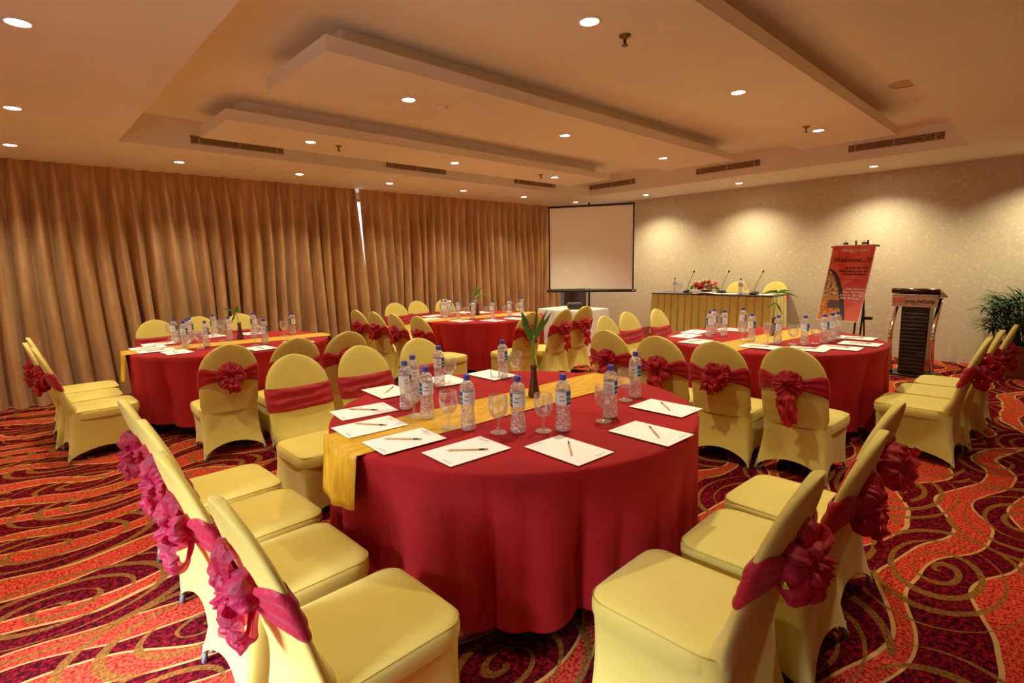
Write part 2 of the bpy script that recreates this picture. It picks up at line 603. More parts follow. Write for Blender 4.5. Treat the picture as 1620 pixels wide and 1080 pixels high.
b = MB(); b.box((XW + .05, (Y0 + YW) / 2, ZC / 2), (.1, YW - Y0, ZC))
structure(b.obj('wall_right', M['wallpaper']), 'beige damask wallpaper wall behind the head table')
b = MB(); b.box(((X0 + XW) / 2, Y0 - .05, ZC / 2), (XW - X0, .1, ZC))
structure(b.obj('wall_back', M['plaster']))
# left wall with an uncovered window
b = MB()
WY0, WY1, WZ0, WZ1 = 0.1, 2.5, .25, 1.9
b.box((X0 - .05, (Y0 + WY0) / 2, ZC / 2), (.1, WY0 - Y0, ZC))
b.box((X0 - .05, (WY1 + YW) / 2, ZC / 2), (.1, YW - WY1, ZC))
b.box((X0 - .05, (WY0 + WY1) / 2, WZ0 / 2), (.1, WY1 - WY0, WZ0))
b.box((X0 - .05, (WY0 + WY1) / 2, (WZ1 + ZC) / 2), (.1, WY1 - WY0, ZC - WZ1))
structure(b.obj('wall_left', M['plaster']))
# window wall behind the curtain
WINS = ((-1.5, 1.8), (2.5, 6.0), (6.7, 9.35))
b = MB()
edges = [X0] + [e for w in WINS for e in w] + [XW]
for i in range(0, len(edges), 2):
    b.box(((edges[i] + edges[i + 1]) / 2, YW + .05, ZC / 2), (edges[i + 1] - edges[i], .1, ZC))
for (xa, xb) in WINS:
    b.box(((xa + xb) / 2, YW + .05, 2.70), (xb - xa, .1, .1))
structure(b.obj('wall_far', M['plaster']))


def window(idx, a, bb, fixed, z0, z1, axis):
    f = MB(); g = MB()
    L = bb - a
    def P(s, z, d): return (s, fixed + d, z) if axis == 'x' else (fixed + d, s, z)
    def dim(s, z, d): return (s, d, z) if axis == 'x' else (d, s, z)
    nm = 3
    for k in range(nm + 1):
        f.box(P(a + L * k / nm if 0 < k < nm else (a + .025 if k == 0 else bb - .025), (z0 + z1) / 2, 0), dim(.05, z1 - z0, .06))
    f.box(P((a + bb) / 2, z0 + .02, 0), dim(L, .04, .06)); f.box(P((a + bb) / 2, z1 - .02, 0), dim(L, .04, .06))
    g.box(P((a + bb) / 2, (z0 + z1) / 2, 0), dim(L - .02, z1 - z0 - .02, .006))
    o = structure(f.obj('window_%d' % idx, M['frame_alu']))
    g.obj('pane', M['pane'], o)


for i, (xa, xb) in enumerate(WINS): window(i + 1, xa, xb, YW + .05, 0.0, 2.65, 'x')
window(4, WY0, WY1, X0 - .05, WZ0, WZ1, 'y')

# brown pillar in the far corner
b = MB()
b.box((9.45, YC + .05, ZC / 2), (.30, .16, ZC)); b.box((XW - .03, 7.84, ZC / 2), (.06, .42, ZC))
structure(b.obj('trim_1', M['brown_panel']), 'dark brown corner pillar beside the curtain')


# ------------------------------------------------------------------ curtains
def curtain(name, x0, x1, gap_side, label, seed):
    rnd = random.Random(seed)
    pitch = .178
    n = int(round((x1 - x0) / pitch))
    amp = [rnd.uniform(.75, 1.25) for _ in range(n + 3)]
    drift = [rnd.uniform(-.06, .06) for _ in range(n + 3)]
    per = 16
    nz = 30
    zt, zb = 2.752, .02

    def fn(u, v):
        s = u * n
        k = int(min(s, n - 1e-6)); f = s - k
        d = 1 - v                       # v=0 bottom
        t = 1 - v                       # distance from the top
        pin = math.exp(-t * 8)
        ph = f * 2 * PI
        wave = -math.cos(ph)
        sharp = math.copysign(abs(wave) ** .7, wave)
        nar = -math.cos(ph) - .5 * math.cos(2 * ph)
        A = .082 * (1 - .45 * pin) * (amp[k] * (1 - f) + amp[k + 1] * f) * (1 + .35 * t)
        big = noise.noise(Vector((s * .23 + seed, t * 1.2, seed))) * .07 * t
        xx = x0 + u * (x1 - x0) + (drift[k] * (1 - f) + drift[k + 1] * f) * t * .9 + .05 * math.sin(t * 2.2 + s * .35) * t
        skew = .022 * math.sin(ph) * t
        yy = YC + A * (nar * .6 if pin > .5 else wave * (1 - pin) + nar * .6 * pin) + big
        fine = noise.noise(Vector((s * 2.3, t * 1.6, seed * 1.7))) * .03 * min(1, t * 2) + .012 * math.sin(ph * 2 + 3 * noise.noise(Vector((s * .5, t * .7, seed)))) * min(1, t * 2)
        if gap_side == 'r' and u > .985:
            xx += (.075 - .115 * max(0, 1 - t * 1.75)) * (u - .985) / .015
        hem = zb + .02 * abs(noise.noise(Vector((s * 1.3, 0, seed)))) if v == 0 else zb
        return (xx + skew, yy + fine, zb + (zt - zb) * v if v > 0 else hem)
    m = MB()
    m.grid(fn, n * per, nz)
    o = m.obj(name, M['curtain'])
    tag(o, label, 'curtain', 'bronze satin curtains')


curtain('curtain', X0 + .05, 4.265, 'r', 'long bronze satin curtain from the room end up to the bright slit', 3)
curtain('curtain', 4.29, 9.10, 'l', 'bronze satin curtain between the bright slit and the projection screen', 8)


# ------------------------------------------------------------------ ceiling fittings
def disc(m, c, r, z, n=24, mi=0):
    m.add([(c[0] + r * math.cos(2 * PI * i / n), c[1] + r * math.sin(2 * PI * i / n), z) for i in range(n)], [list(range(n))], mi, False)


ring = MB()
ring.lathe([(.048, -.001), (.052, -.008), (.066, -.006), (.068, 0)], 24, capb=False, capt=False)
ring_me = ring.mesh('trim_ring', M['white_trim'])
bulb = MB(); disc(bulb, (0, 0), .05, -.003)
bulb_me = bulb.mesh('lamp_disc', M['lamp'])


def spot(loc, power, size=114, blend=.9, col=(1, .885, .61), rad=.045):
    ld = bpy.data.lights.new('downlight_beam', 'SPOT')
    ld.energy = power; ld.color = col; ld.spot_size = R(size); ld.spot_blend = blend; ld.shadow_soft_size = rad
    o = bpy.data.objects.new('downlight_beam', ld)
    COL.objects.link(o)
    o.location = loc
    return o


PW = 92.0
ORD = ('first', 'second', 'third', 'fourth', 'fifth', 'sixth', 'seventh', 'eighth', 'ninth', 'tenth', 'eleventh', 'twelfth', 'thirteenth', 'fourteenth')


def downlight(x, y, z, label, group, power=None, size=114):
    t = thing('downlight', (x, y, z), 0, label, 'ceiling light', group)
    link('trim_ring', ring_me, t); link('lamp_disc', bulb_me, t)
    spot((x, y, z - .02), PW if power is None else power, size)


for i, x in enumerate((.2, 1.62, 3.01, 4.37, 5.78, 7.22, 8.72)):
    downlight(x, 7.2, ZC, 'round downlight in the row above the curtain, %s going toward the screen' % ORD[i], 'downlights along the curtain', PW * .72)
for i, y in enumerate((3.74, 5.62)):
    downlight(.2, y, ZC, ('big bright downlight on the plain ceiling strip beside the coffer', 'smaller downlight on the plain ceiling strip, between big one and curtain')[i], 'downlights on the side strip')
for i, y in enumerate((2.04, 3.92, 5.68)):
    downlight(8.95, y, ZC, 'round downlight grazing the wallpaper wall, %s' % ('above the lectern', 'above the head table', 'between head table and projection screen')[i], 'downlights along the wallpaper wall', PW * 1.55, 130)
for j, y in enumerate((1.96, 3.77, 5.64)):
    for i, x in enumerate((2.5, 4.4, 6.33)):
        downlight(x, y, PZ0, 'round downlight in the %s dropped panel, %s from the wallpaper wall' % (('front', 'middle', 'curtain-side')[j], ('third', 'second', 'first')[i]), 'downlights in the dropped panels', PW * (1.0, 1.0, 1.6)[i])
# lamps of the same grid that lie outside the picture (lamp only)
for (x, y) in ((.2, 1.9), (-1.2, 3.7), (-1.2, 5.6), (-1.2, 7.2)):
    spot((x, y, ZC - .02), PW * .7)


for x in (2.4, 4.3):  # unseen lamps added to brighten the near chairs
    spot((x, .1, ZC - .02), PW * .6)
for y in (.2,):
    spot((8.95, y, ZC - .02), PW * 1.6, 130)


def vent(center, length, h, axis, label):
    rz = 0 if axis == 'x' else PI / 2
    t = thing('air_vent', center, rz, label, 'air vent', 'linear air vents in the coffer')
    s = 1
    m = MB(); m.box((0, .004, 0), (length, .008, h)); m.obj('backing', M['vent_dark'], t)
    for k in range(5):
        q = MB(); q.box((0, -.006, -h / 2 + h * (k + .5) / 5), (length, .014, h * .07)); q.obj('slat', M['vent_bar'], t)
    for xx in (-.42 * length, 0, .42 * length):
        q = MB(); q.box((xx, -.007, 0), (.012, .016, h)); q.obj('divider', M['vent_bar'], t)


for k, (xa, xb) in enumerate(((1.575, 2.52), (3.87, 4.845), (6.24, 7.235))):
    vent(((xa + xb) / 2, CY1 - .010, 2.858), xb - xa, .075, 'x', 'dark linear air vent on the curtain side of the coffer, %s' % ('far from the screen', 'above the bright slit', 'close to the screen')[k])


def vent_y(ya, yb, label):
    t = thing('air_vent', (CX1 - .010, (ya + yb) / 2, 2.905), -PI / 2, label, 'air vent', 'linear air vents in the coffer')
    L = yb - ya; h = .085
    m = MB(); m.box((0, .004, 0), (L, .008, h)); m.obj('backing', M['vent_dark'], t)
    for k in range(5):
        q = MB(); q.box((0, -.006, -h / 2 + h * (k + .5) / 5), (L, .014, h * .07)); q.obj('slat', M['vent_bar'], t)
    for xx in (-.42 * L, 0, .42 * L):
        q = MB(); q.box((xx, -.007, 0), (.012, .016, h)); q.obj('divider', M['vent_bar'], t)


for (ya, yb, s) in ((1.18, 2.17, 'long dark air vent on the wallpaper side of the coffer, above the lectern'),
                    (3.30, 4.29, 'dark air vent on the wallpaper side of the coffer, above the head table'),
                    (5.44, 6.43, 'dark air vent in the coffer corner above the projection screen')):
    vent_y(ya, yb, s)

# access panels
for (xa, xb, label) in ((2.03, 2.84, 'flush double access panel in the ceiling by the curtain, near the room end'), (5.95, 6.85, 'flush double access panel in the ceiling by the curtain, near the screen')):
    t = thing('access_panel', ((xa + xb) / 2, 7.24, ZC + .003), 0, label, 'access panel', 'ceiling access panels')
    w = (xb - xa) / 2
    for s in (-1, 1):
        q = MB()
        cx = s * w / 2
        for (dx, dy, lx, ly) in ((0, .2, w - .03, .02), (0, -.2, w - .03, .02), (-(w - .03) / 2, 0, .02, .42), ((w - .03) / 2, 0, .02, .42)):
            q.box((cx + dx, dy, -.004), (lx, ly, .008))
        q.box((cx, 0, -.002), (w - .06, .38, .003))
        q.obj('panel_leaf', M['ceil'], t)


def sprinkler(x, y, z, label):
    t = thing('sprinkler', (x, y, z), 0, label, 'sprinkler', 'ceiling sprinklers')
    m = MB(); m.lathe([(.036, 0), (.034, -.008), (.012, -.012), (.010, -.026)], 16, capb=False); m.obj('escutcheon', M['bronze'], t)
    m = MB(); m.lathe([(.006, -.024), (.006, -.052), (.020, -.055), (.020, -.058)], 12); m.tube([(-.012, 0, -.024), (-.016, 0, -.042), (0, 0, -.054)], .0025, 6); m.tube([(.012, 0, -.024), (.016, 0, -.042), (0, 0, -.054)], .0025, 6)
    m.obj('sprinkler_head', M['bronze'], t)


sprinkler(2.81, 1.94, PZ0, 'bronze sprinkler beside the big bright downlight of the front panel')
sprinkler(6.06, 1.99, PZ0, 'bronze sprinkler beside the wall-side downlight of the front panel')
sprinkler(2.81, 5.64, PZ0, 'bronze sprinkler on the curtain-side panel above the curtain table')
sprinkler(5.98, 5.60, PZ0, 'bronze sprinkler on the curtain-side panel by the screen')
for (x, y, l) in ((2.82, 3.76, 'round white smoke detector beside a downlight of the middle panel, toward the room end'), (6.02, 3.80, 'round white smoke detector of the middle panel, near the wallpaper wall')):
    m = MB(); m.lathe([(.05, 0), (.05, -.012), (.038, -.024), (.03, -.03)], 20, capb=False); o = m.obj('smoke_detector', M['ceil']); o.location = (x, y, PZ0)
    tag(o, l, 'smoke detector', 'smoke detectors')
t = thing('ceiling_speaker', (6.12, 1.20, ZR), 0, 'round flush loudspeaker grille in the coffer recess', 'ceiling speaker')
m = MB(); m.lathe([(.125, 0), (.125, -.006), (.112, -.009)], 32, capb=False, capt=False); m.obj('rim', M['vent_bar'], t)
m = MB(); disc(m, (0, 0), .113, -.005, 32); m.obj('grille', M['vent_bar'], t)


# ------------------------------------------------------------------ chair meshes
def rrect(hw, y0, y1, r, n=6):
    pts = []
    for (cx, cy, a0) in ((hw - r, y1 - r, 0), (-hw + r, y1 - r, PI / 2), (-hw + r, y0 + r, PI), (hw - r, y0 + r, 1.5 * PI)):
        for k in range(n + 1):
            a = a0 + PI / 2 * k / n
            pts.append((cx + r * math.cos(a), cy + r * math.sin(a)))
    return pts


def resample(pts, n):
    P = [Vector((p[0], p[1])) for p in pts]; P.append(P[0])
    L = [0]
    for i in range(1, len(P)): L.append(L[-1] + (P[i] - P[i - 1]).length)
    out = []; j = 0
    for k in range(n):
        d = L[-1] * k / n
        while L[j + 1] < d: j += 1
        f = (d - L[j]) / max(1e-9, L[j + 1] - L[j])
        out.append(P[j].lerp(P[j + 1], f))
    return out


def back_y(z):
    """centre line of the backrest: leans backward"""
    t = max(0.0, (z - .38) / .55)
    return -.205 - .15 * t ** 1.15


ZT, ZS = .93, .69          # top, start of the round head


def half_w(z):
    if z > ZS:
        return .215 * math.sqrt(max(0.0, 1 - ((z - ZS) / (ZT - ZS)) ** 2.15))
    return .215 - .018 * max(0, min(1, (.44 - z) / .06))


def back_section(z, grow=0.0, n=36):
    hw = half_w(z) + grow
    th = .0235 + grow
    if z > ZS: th = (.0235) * (1 - .35 * ((z - ZS) / (ZT - ZS)) ** 3) + grow
    yc = back_y(z)
    out = []
    for i in range(n):
        a = 2 * PI * i / n
        c, s = math.cos(a), math.sin(a)
        x = hw * math.copysign(abs(c) ** .55, c)
        y = th * math.copysign(abs(s) ** .75, s)
        # concave sweep into the seat on the front side
        if s > 0 and z < .60:
            y += .042 * math.exp(-(max(0, z - .41) / .06)) * s
        bow = .012 * (1 - (x / .22) ** 2)
        out.append((x, yc + y - bow, z))
    return out


def chair_parts():
    # backrest
    m = MB()
    zs = [.37, .40, .425, .44, .46, .485, .52, .56, .60, .65, .69] + [ZS + (ZT - ZS) * math.sin(PI / 2 * k / 9) for k in range(1, 9)] + [ZT - .0008]
    rows = [back_section(z) for z in zs]
    n = 36
    vs = [p for r_ in rows for p in r_]
    fs = []
    for j in range(len(rows) - 1):
        for i in range(n):
            fs.append((j * n + i, j * n + (i + 1) % n, (j + 1) * n + (i + 1) % n, (j + 1) * n + i))
    fs.append(tuple((len(rows) - 1) * n + i for i in range(n)))
    m.add(vs, fs)
    back = m.mesh('backrest', M['cover'])
    # seat cushion
    m = MB()
    n = 64
    prof = [(0.0, .335), (.003, .355), (.003, .380), (-.002, .394), (-.012, .403), (-.035, .408), (-.09, .410)]
    rows = []
    for (off, z) in prof:
        pts = resample(rrect(.222 + off, -.215 - off * .3, .25 + off, .085 + off * .5 if off > -.07 else .04), n)
        rows.append([(p.x, p.y, z + .006 * (1 - (p.x / .22) ** 2) * (1 if z > .39 else 0)) for p in pts])
    vs = [p for r_ in rows for p in r_]
    fs = []
    for j in range(len(rows) - 1):
        for i in range(n):
            fs.append((j * n + i, j * n + (i + 1) % n, (j + 1) * n + (i + 1) % n, (j + 1) * n + i))
    c = len(vs); vs.append((0, .03, .419))
    for i in range(n): fs.append(((len(rows) - 1) * n + i, (len(rows) - 1) * n + (i + 1) % n, c))
    m.add(vs, fs)
    seat = m.mesh('seat', M['cover'])
    # skirt: stretched between the seat rim and the four feet, arched hems
    m = MB()
    n = 96
    top = resample(rrect(.219, -.232, .247, .07), n)
    feet = [(.205, .232), (-.205, .232), (-.235, -.275), (.235, -.275)]
    # corners of the top loop by angle
    idx = []
    for (fx, fy) in feet:
        best = min(range(n), key=lambda i: (top[i].x / .22 - math.copysign(1, fx)) ** 2 + (top[i].y / .25 - math.copysign(1, fy)) ** 2)
        idx.append(best)
    idx_o = idx
    rowsn = 14
    rows = [[None] * n for _ in range(rowsn + 1)]
    order = sorted(range(4), key=lambda k: idx_o[k])
    for kk in range(4):
        a = order[kk]; c = order[(kk + 1) % 4]
        ia, ic = idx_o[a], idx_o[c]
        cnt = (ic - ia) % n
        rear = feet[a][1] < 0 and feet[c][1] < 0
        front = feet[a][1] > 0 and feet[c][1] > 0
        arch = .105 if rear else (.05 if front else .075)
        for s in range(cnt):
            f = s / cnt
            i = (ia + s) % n
            T = top[i]
            Bx = feet[a][0] * (1 - f) + feet[c][0] * f
            By = feet[a][1] * (1 - f) + feet[c][1] * f
            ah = arch * (4 * f * (1 - f)) ** .62
            pull = .03 * (4 * f * (1 - f))
            L = math.hypot(Bx, By)
            Bx -= Bx / L * pull * (0 if rear else 1); By -= By / L * pull * (0 if rear else 1)
            if rear: By += .035 * (4 * f * (1 - f))
            zb = .012 + ah
            for j in range(rowsn + 1):
                t = j / rowsn
                z = .40 + (zb - .40) * t
                e = t ** 1.25
                wst = -.012 * math.sin(PI * t)
                x = T.x * (1 - e) + Bx * e; y = T.y * (1 - e) + By * e
                l = max(1e-6, math.hypot(x, y))
                rows[j][i] = (x + x / l * wst, y + y / l * wst, z)
    vs = [p for r_ in rows for p in r_]
    fs = []
    for j in range(rowsn):
        for i in range(n):
            fs.append((j * n + i, j * n + (i + 1) % n, (j + 1) * n + (i + 1) % n, (j + 1) * n + i))
    m.add(vs, fs)
    skirt = m.mesh('skirt', M['cover'])
    legs = []
    for (fx, fy) in feet:
        q = MB()
        q.tube([(fx * .93, fy * .93, .075), (fx * .945, fy * .945, .03), (fx * .955, fy * .955, .0)], [.009, .010, .012], 8)
        legs.append(q.mesh('leg', M['grey_foot']))
    return back, seat, skirt, legs


BACK, SEAT, SKIRT, LEGS = chair_parts()
ZK = .672   # knot height


def sash_mesh(mat, seed):
    rnd = random.Random(seed)
    m = MB()
    n = 72; nv = 10

    def fn(u, v):
        a = 2 * PI * u
        s = math.sin(a)                    # +1 front, -1 back
        rear = max(0.0, -s)
        c = math.cos(a)
        pinch = rear ** .6 * max(0.0, 1 - abs(half_w(.62) * math.copysign(abs(c) ** .55, c)) / .2) ** .8
        zmid = .655 + .04 * rear
        zmid = zmid * (1 - pinch) + ZK * pinch
        hw = .074 * (1 - pinch) + .022 * pinch
        z = zmid + (v - .5) * 2 * hw + .006 * math.sin(a * 2 + seed)
        fold = .0035 * math.sin(v * 17 + noise.noise(Vector((u * 4, seed, 0))) * 4) + .004 * noise.noise(Vector((u * 9, v * 4, seed)))
        edge = .004 if 0 < v < 1 else -.003
        hwz = half_w(z) + .005 + edge
        th = .0235 + .006 + edge + fold + .012 * pinch
        x = hwz * math.copysign(abs(c) ** .55, c)
        y = th * math.copysign(abs(s) ** .75, s)
        if s > 0 and z < .60: y += .042 * math.exp(-(max(0, z - .41) / .06)) * s
        return (x, back_y(z) + y - .012 * (1 - (x / .22) ** 2), z)
    m.grid(fn, n, nv, closeu=True)
    return m.mesh('sash', mat)


def bow_mesh(mat, seed, style):
    rnd = random.Random(seed)
    m = MB()
    oy = back_y(ZK) - .046
    O = Vector((0, oy, ZK))

    def petal(ang, L, W, h, tilt=0.0, ph=0.0):
        d = Vector((math.cos(ang), 0, math.sin(ang))); w = Vector((-math.sin(ang), 0, math.cos(ang)))
        out = Vector((0, -1, 0))
        s1 = rnd.uniform(0, 20)

        def fn(u, v):
            a = 2 * PI * u
            rad = L * (1 - math.cos(a)) / 2
            off = h * math.sin(a) + tilt * rad
            g = (.14 + .86 * abs(math.sin(a / 2)) ** .8)
            ww = (v - .5) * 2 * W * g
            e = abs(v - .5) * 2
            ruff = (.0045 * math.sin(v * 24 + s1 + u * 3) + .019 * noise.noise(Vector((u * 5 + s1, v * 4, s1)))) * g
            cup = -.02 * e * e * g
            cr = .010 * noise.noise(Vector((v * 6, u * 7, s1 + 4)))* g
            return O + d * (rad + cr - .18 * L * e * e * g) + w * ww + out * (off + ruff + cup + .012)
        m.grid(fn, 34, 20, closeu=True)

    def tail(ang, L, W, fall, s1):
        d = Vector((math.cos(ang), 0, math.sin(ang))); w = Vector((-math.sin(ang), 0, math.cos(ang)))
        out = Vector((0, -1, 0))

        def fn(u, v):
            g = .18 + .82 * min(1, u * 2.2) ** .8
            ww = (v - .5) * 2 * W * g
            ruff = .010 * math.sin(v * 21 + s1) * g * u + .024 * noise.noise(Vector((u * 4 + s1, v * 3, s1)))
            p = O + d * (L * u * (1 + .06 * math.sin(v * 9 + s1))) + w * ww + out * (.018 + .05 * math.sin(u * PI * .8) * (1.2 if fall else 1) + ruff)
            if fall: p.z -= fall * u * u
            return p
        m.grid(fn, 24, 18)

    def knot(r=.026):
        pr = [(r * math.sin(PI * k / 8) * 1.0, -r * math.cos(PI * k / 8) * 1.15) for k in range(9)]
        m.lathe([(max(.001, a), z) for a, z in pr], 12, (O.x, O.y - .02, O.z))

    if style == 'rosette':
        for k in range(8):
            petal(2 * PI * k / 8 + rnd.uniform(-.25, .25), rnd.uniform(.088, .128), rnd.uniform(.038, .052), rnd.uniform(.02, .036), rnd.uniform(0, .25))
        for k in range(4):
            petal(2 * PI * k / 4 + rnd.uniform(-.4, .4), rnd.uniform(.05, .075), 0.03, .03, .7)
        tail(-PI / 2 + rnd.uniform(-.4, .4), .13, .05, 0, 2.0)
    elif style == 'tail':
        for a in (.15, PI - .15, PI / 2 - .5, PI / 2 + .5, -.7, PI + .7):
            petal(a + rnd.uniform(-.15, .15), rnd.uniform(.09, .128), rnd.uniform(.042, .054), rnd.uniform(.02, .034), rnd.uniform(0, .25))
        petal(PI / 2, .06, .05, .05, .9)
        tail(-PI / 2 + .1, .27, .06, 0, 4.0)
        tail(-PI / 2 - .16, .16, .04, 0, 7.0)
    elif style == 'flower':
        for k in range(5):
            petal(PI / 2 + 2 * PI * k / 5 + rnd.uniform(-.15, .15), rnd.uniform(.115, .155), rnd.uniform(.046, .060), rnd.uniform(.026, .040), rnd.uniform(.05, .3))
        for k in range(3):
            petal(PI / 2 + 2 * PI * k / 3, .06, .036, .035, .7)
        tail(-.35, .12, .03, .02, 3.0)
    elif style == 'side':
        for k in range(6):
            petal(2 * PI * k / 6 + .3, rnd.uniform(.07, .1), .045, .04, .4)
        tail(-.2, .30, .085, .05, 1.0)
        tail(-.5, .24, .06, .05, 6.0)
    knot()
    return m.mesh('bow', mat)


SASHES = {'n': [sash_mesh(M['band'], 1), sash_mesh(M['band'], 2)], 'p': [sash_mesh(M['band_daylit'], 1), sash_mesh(M['band_daylit'], 2)]}
BOWS = {}
for key, mat in (('n', M['sash']), ('p', M['sash_daylit'])):
    for st in ('rosette', 'tail', 'flower', 'side'):
        for v in (1, 2):
            BOWS[key, st, v] = bow_mesh(mat, v * 11 + len(st), st)


def chair(x, y, rz, label, group, bow='rosette', var=1, tone='n', z=0.0):
    t = thing('banquet_chair', (x, y, z), rz, label, 'chair', group)
    link('backrest', BACK, t); link('seat', SEAT, t); link('skirt', SKIRT, t)
    for l in LEGS: link('leg', l, t)
    s = link('sash', SASHES[tone][var - 1], t)
    bw = link('bow', BOWS[tone, bow, var], s)
    return t


TB = {'front': Vector((1.91, 2.01)), 'curtain': Vector((1.70, 6.07)), 'screen': Vector((5.06, 6.0)), 'easel': Vector((5.22, 1.94))}
rj = random.Random(5)
OFF = 1.225      # chair origin to table centre


def J(): return R(rj.uniform(-3.5, 3.5))


W4 = ('first', 'second', 'third', 'last')
# front table
for i, (y, bw, v) in enumerate(((1.44, 'flower', 1), (1.97, 'flower', 2), (2.46, 'rosette', 1), (2.95, 'rosette', 2))):
    chair(.695 - .03 * (i == 1), y, -PI / 2 + J() * .6, 'yellow chair with daylit pink-red bow at the front table, %s going toward the curtain' % W4[i], 'chairs beside the front table facing the wallpaper wall', bw, v, 'p')
for i, (x, bw, v) in enumerate(((1.51, 'flower', 2), (2.03, 'rosette', 1), (2.52, 'side', 1))):
    chair(x, .79 - .04 * (i == 1), J() * .6, 'yellow chair with wine-red bow at the front table, %s going toward the lectern' % W4[i], 'chairs on the near side of the front table', bw, v)
for i, x in enumerate((1.36, 1.87, 2.37)):
    chair(x, 3.245, PI + J(), 'yellow chair with flat red band across the front table, %s from the curtain table' % W4[i], 'chairs across the front table', 'rosette', 1)
# curtain table
for i, y in enumerate((5.62, 6.10, 6.58)):
    chair((.48, .44, .47)[i], y, -PI / 2 + J() * .4, 'yellow chair seen side-on at the curtain table, %s going toward the curtain' % W4[i], 'chairs at the room end of the curtain table', 'rosette', 1 + i % 2)
for i, x in enumerate((1.26, 1.75, 2.24)):
    chair(x, 7.29 + .05 * (i == 1), PI + J(), 'yellow chair between curtain table and curtain, %s counted away from the side-on chairs' % W4[i], 'chairs between curtain table and curtain', 'rosette', 2)
for i, (x, bw) in enumerate(((1.24, 'rosette'), (1.74, 'tail'), (2.23, 'rosette'))):
    chair(x, 4.87 - .06 * (i == 1), J(), 'yellow chair at the curtain table, back toward us, %s counted from the side-on chairs' % W4[i], 'chairs on the near side of the curtain table', bw, 1 + i % 2)
# screen table
for i, (y, bw) in enumerate(((6.78, 'rosette'), (6.29, 'rosette'), (5.78, 'rosette'), (5.27, 'rosette'))):
    chair(3.82, y, -PI / 2 + J(), 'yellow chair with red bow at the screen table, %s of four from the curtain' % W4[i], 'chairs at the room end of the screen table', bw, 1 + i % 2)
for i, x in enumerate((4.52, 5.01, 5.50)):
    chair(x, 7.17 + .07 * (i == 1), PI + J(), 'yellow chair between screen table and curtain, %s going toward the projection screen' % W4[i], 'chairs between screen table and curtain', 'rosette', 1)
for i, (x, bw) in enumerate(((4.60, 'rosette'), (5.08, 'tail'), (5.62, 'tail'))):
    chair(x, 4.82 - .08 * (i == 1), J(), 'yellow chair with red bow at the screen table, %s going toward the white table' % W4[i], 'chairs on the near side of the screen table', bw, 1 + i % 2)
# easel table
for i, (y, bw, v) in enumerate(((1.22, 'tail', 1), (1.73, 'rosette', 2), (2.20, 'tail', 2), (2.70, 'tail', 1))):
    chair(4.04 - .06 * (i in (1, 2)), y, -PI / 2 + J(), 'yellow bowed chair between front and easel tables, %s counted toward the projection screen' % W4[i], 'chairs between front table and easel table', bw, v)
for i, x in enumerate((4.68, 5.20, 5.72)):
    chair(x, 3.10 + .08 * (i == 1), PI + J(), 'yellow chair with flat red band at the easel table, %s toward the head table' % W4[i], 'chairs across the easel table', 'rosette', 1)
for i, x in enumerate((4.94, 5.43, 5.92)):
    chair(x, (.72, .69, .64)[i], J() * .5, 'yellow chair seen side-on at the easel table, %s going toward the potted palm' % W4[i], 'chairs on the near side of the easel table', ('flower', 'flower', 'rosette')[i], 1 + i % 2)
# head table
for i, y in enumerate((4.12, 3.47)):
    chair(9.20, y, PI / 2, 'yellow chair behind the skirted head table, %s' % ('beside the water bottle', 'beside the end microphone')[i], 'chairs behind the head table', 'rosette', 1, 'n', .191)

# ------------------------------------------------------------------ round tables, cloths and runners
TZ = .752
TR = .94
NAMES = {'front': 'large front table with four daylit pink-bowed chairs', 'curtain': 'table beside the long curtain', 'screen': 'table by the projection screen', 'easel': 'table before the poster easel'}


def cloth(cx, cy, seed):
    rnd = random.Random(seed)
    ph = [rnd.uniform(0, 6.28) for _ in range(6)]
    n = 300
    m = MB()

    def fold(a):
        w1 = a * 8 + ph[0] + 1.3 * math.sin(2 * a + ph[3]) + .6 * math.sin(5 * a + ph[5])
        w2 = a * 14.5 * 0 + a * 13 + ph[1] + 1.2 * math.sin(3 * a + ph[4])
        return 1.15 * abs(math.sin(w1)) ** .75 - .8 + .5 * (abs(math.sin(w2)) ** .8 - .6) + .2 * math.sin(6 * a + ph[2])
    prof = [(.0, TZ, 0), (.5, TZ, 0), (.85, TZ, 0), (TR - .012, TZ, 0), (TR - .003, TZ - .003, 0), (TR + .003, TZ - .012, 0)]
    nz = 16
    zb = .12
    for k in range(1, nz + 1):
        t = k / nz
        prof.append((TR + .003 + .024 * t, TZ - .012 - (TZ - .012 - zb) * t, t))
    vs = []; fs = []
    vs.append((0, 0, TZ))
    for (r, z, t) in prof[1:]:
        for i in range(n):
            a = 2 * PI * i / n
            rr = r + .072 * (fold(a) - .60) * min(1, t * 1.5) ** .8
            zz = z + (.012 * math.sin(5 * a + ph[5]) * t if t > 0 else 0)
            vs.append((rr * math.cos(a), rr * math.sin(a), zz))
    for i in range(n): fs.append((0, 1 + i, 1 + (i + 1) % n))
    for j in range(len(prof) - 2):
        for i in range(n):
            fs.append((1 + j * n + i, 1 + j * n + (i + 1) % n, 1 + (j + 1) * n + (i + 1) % n, 1 + (j + 1) * n + i))
    m.add(vs, fs)
    return m


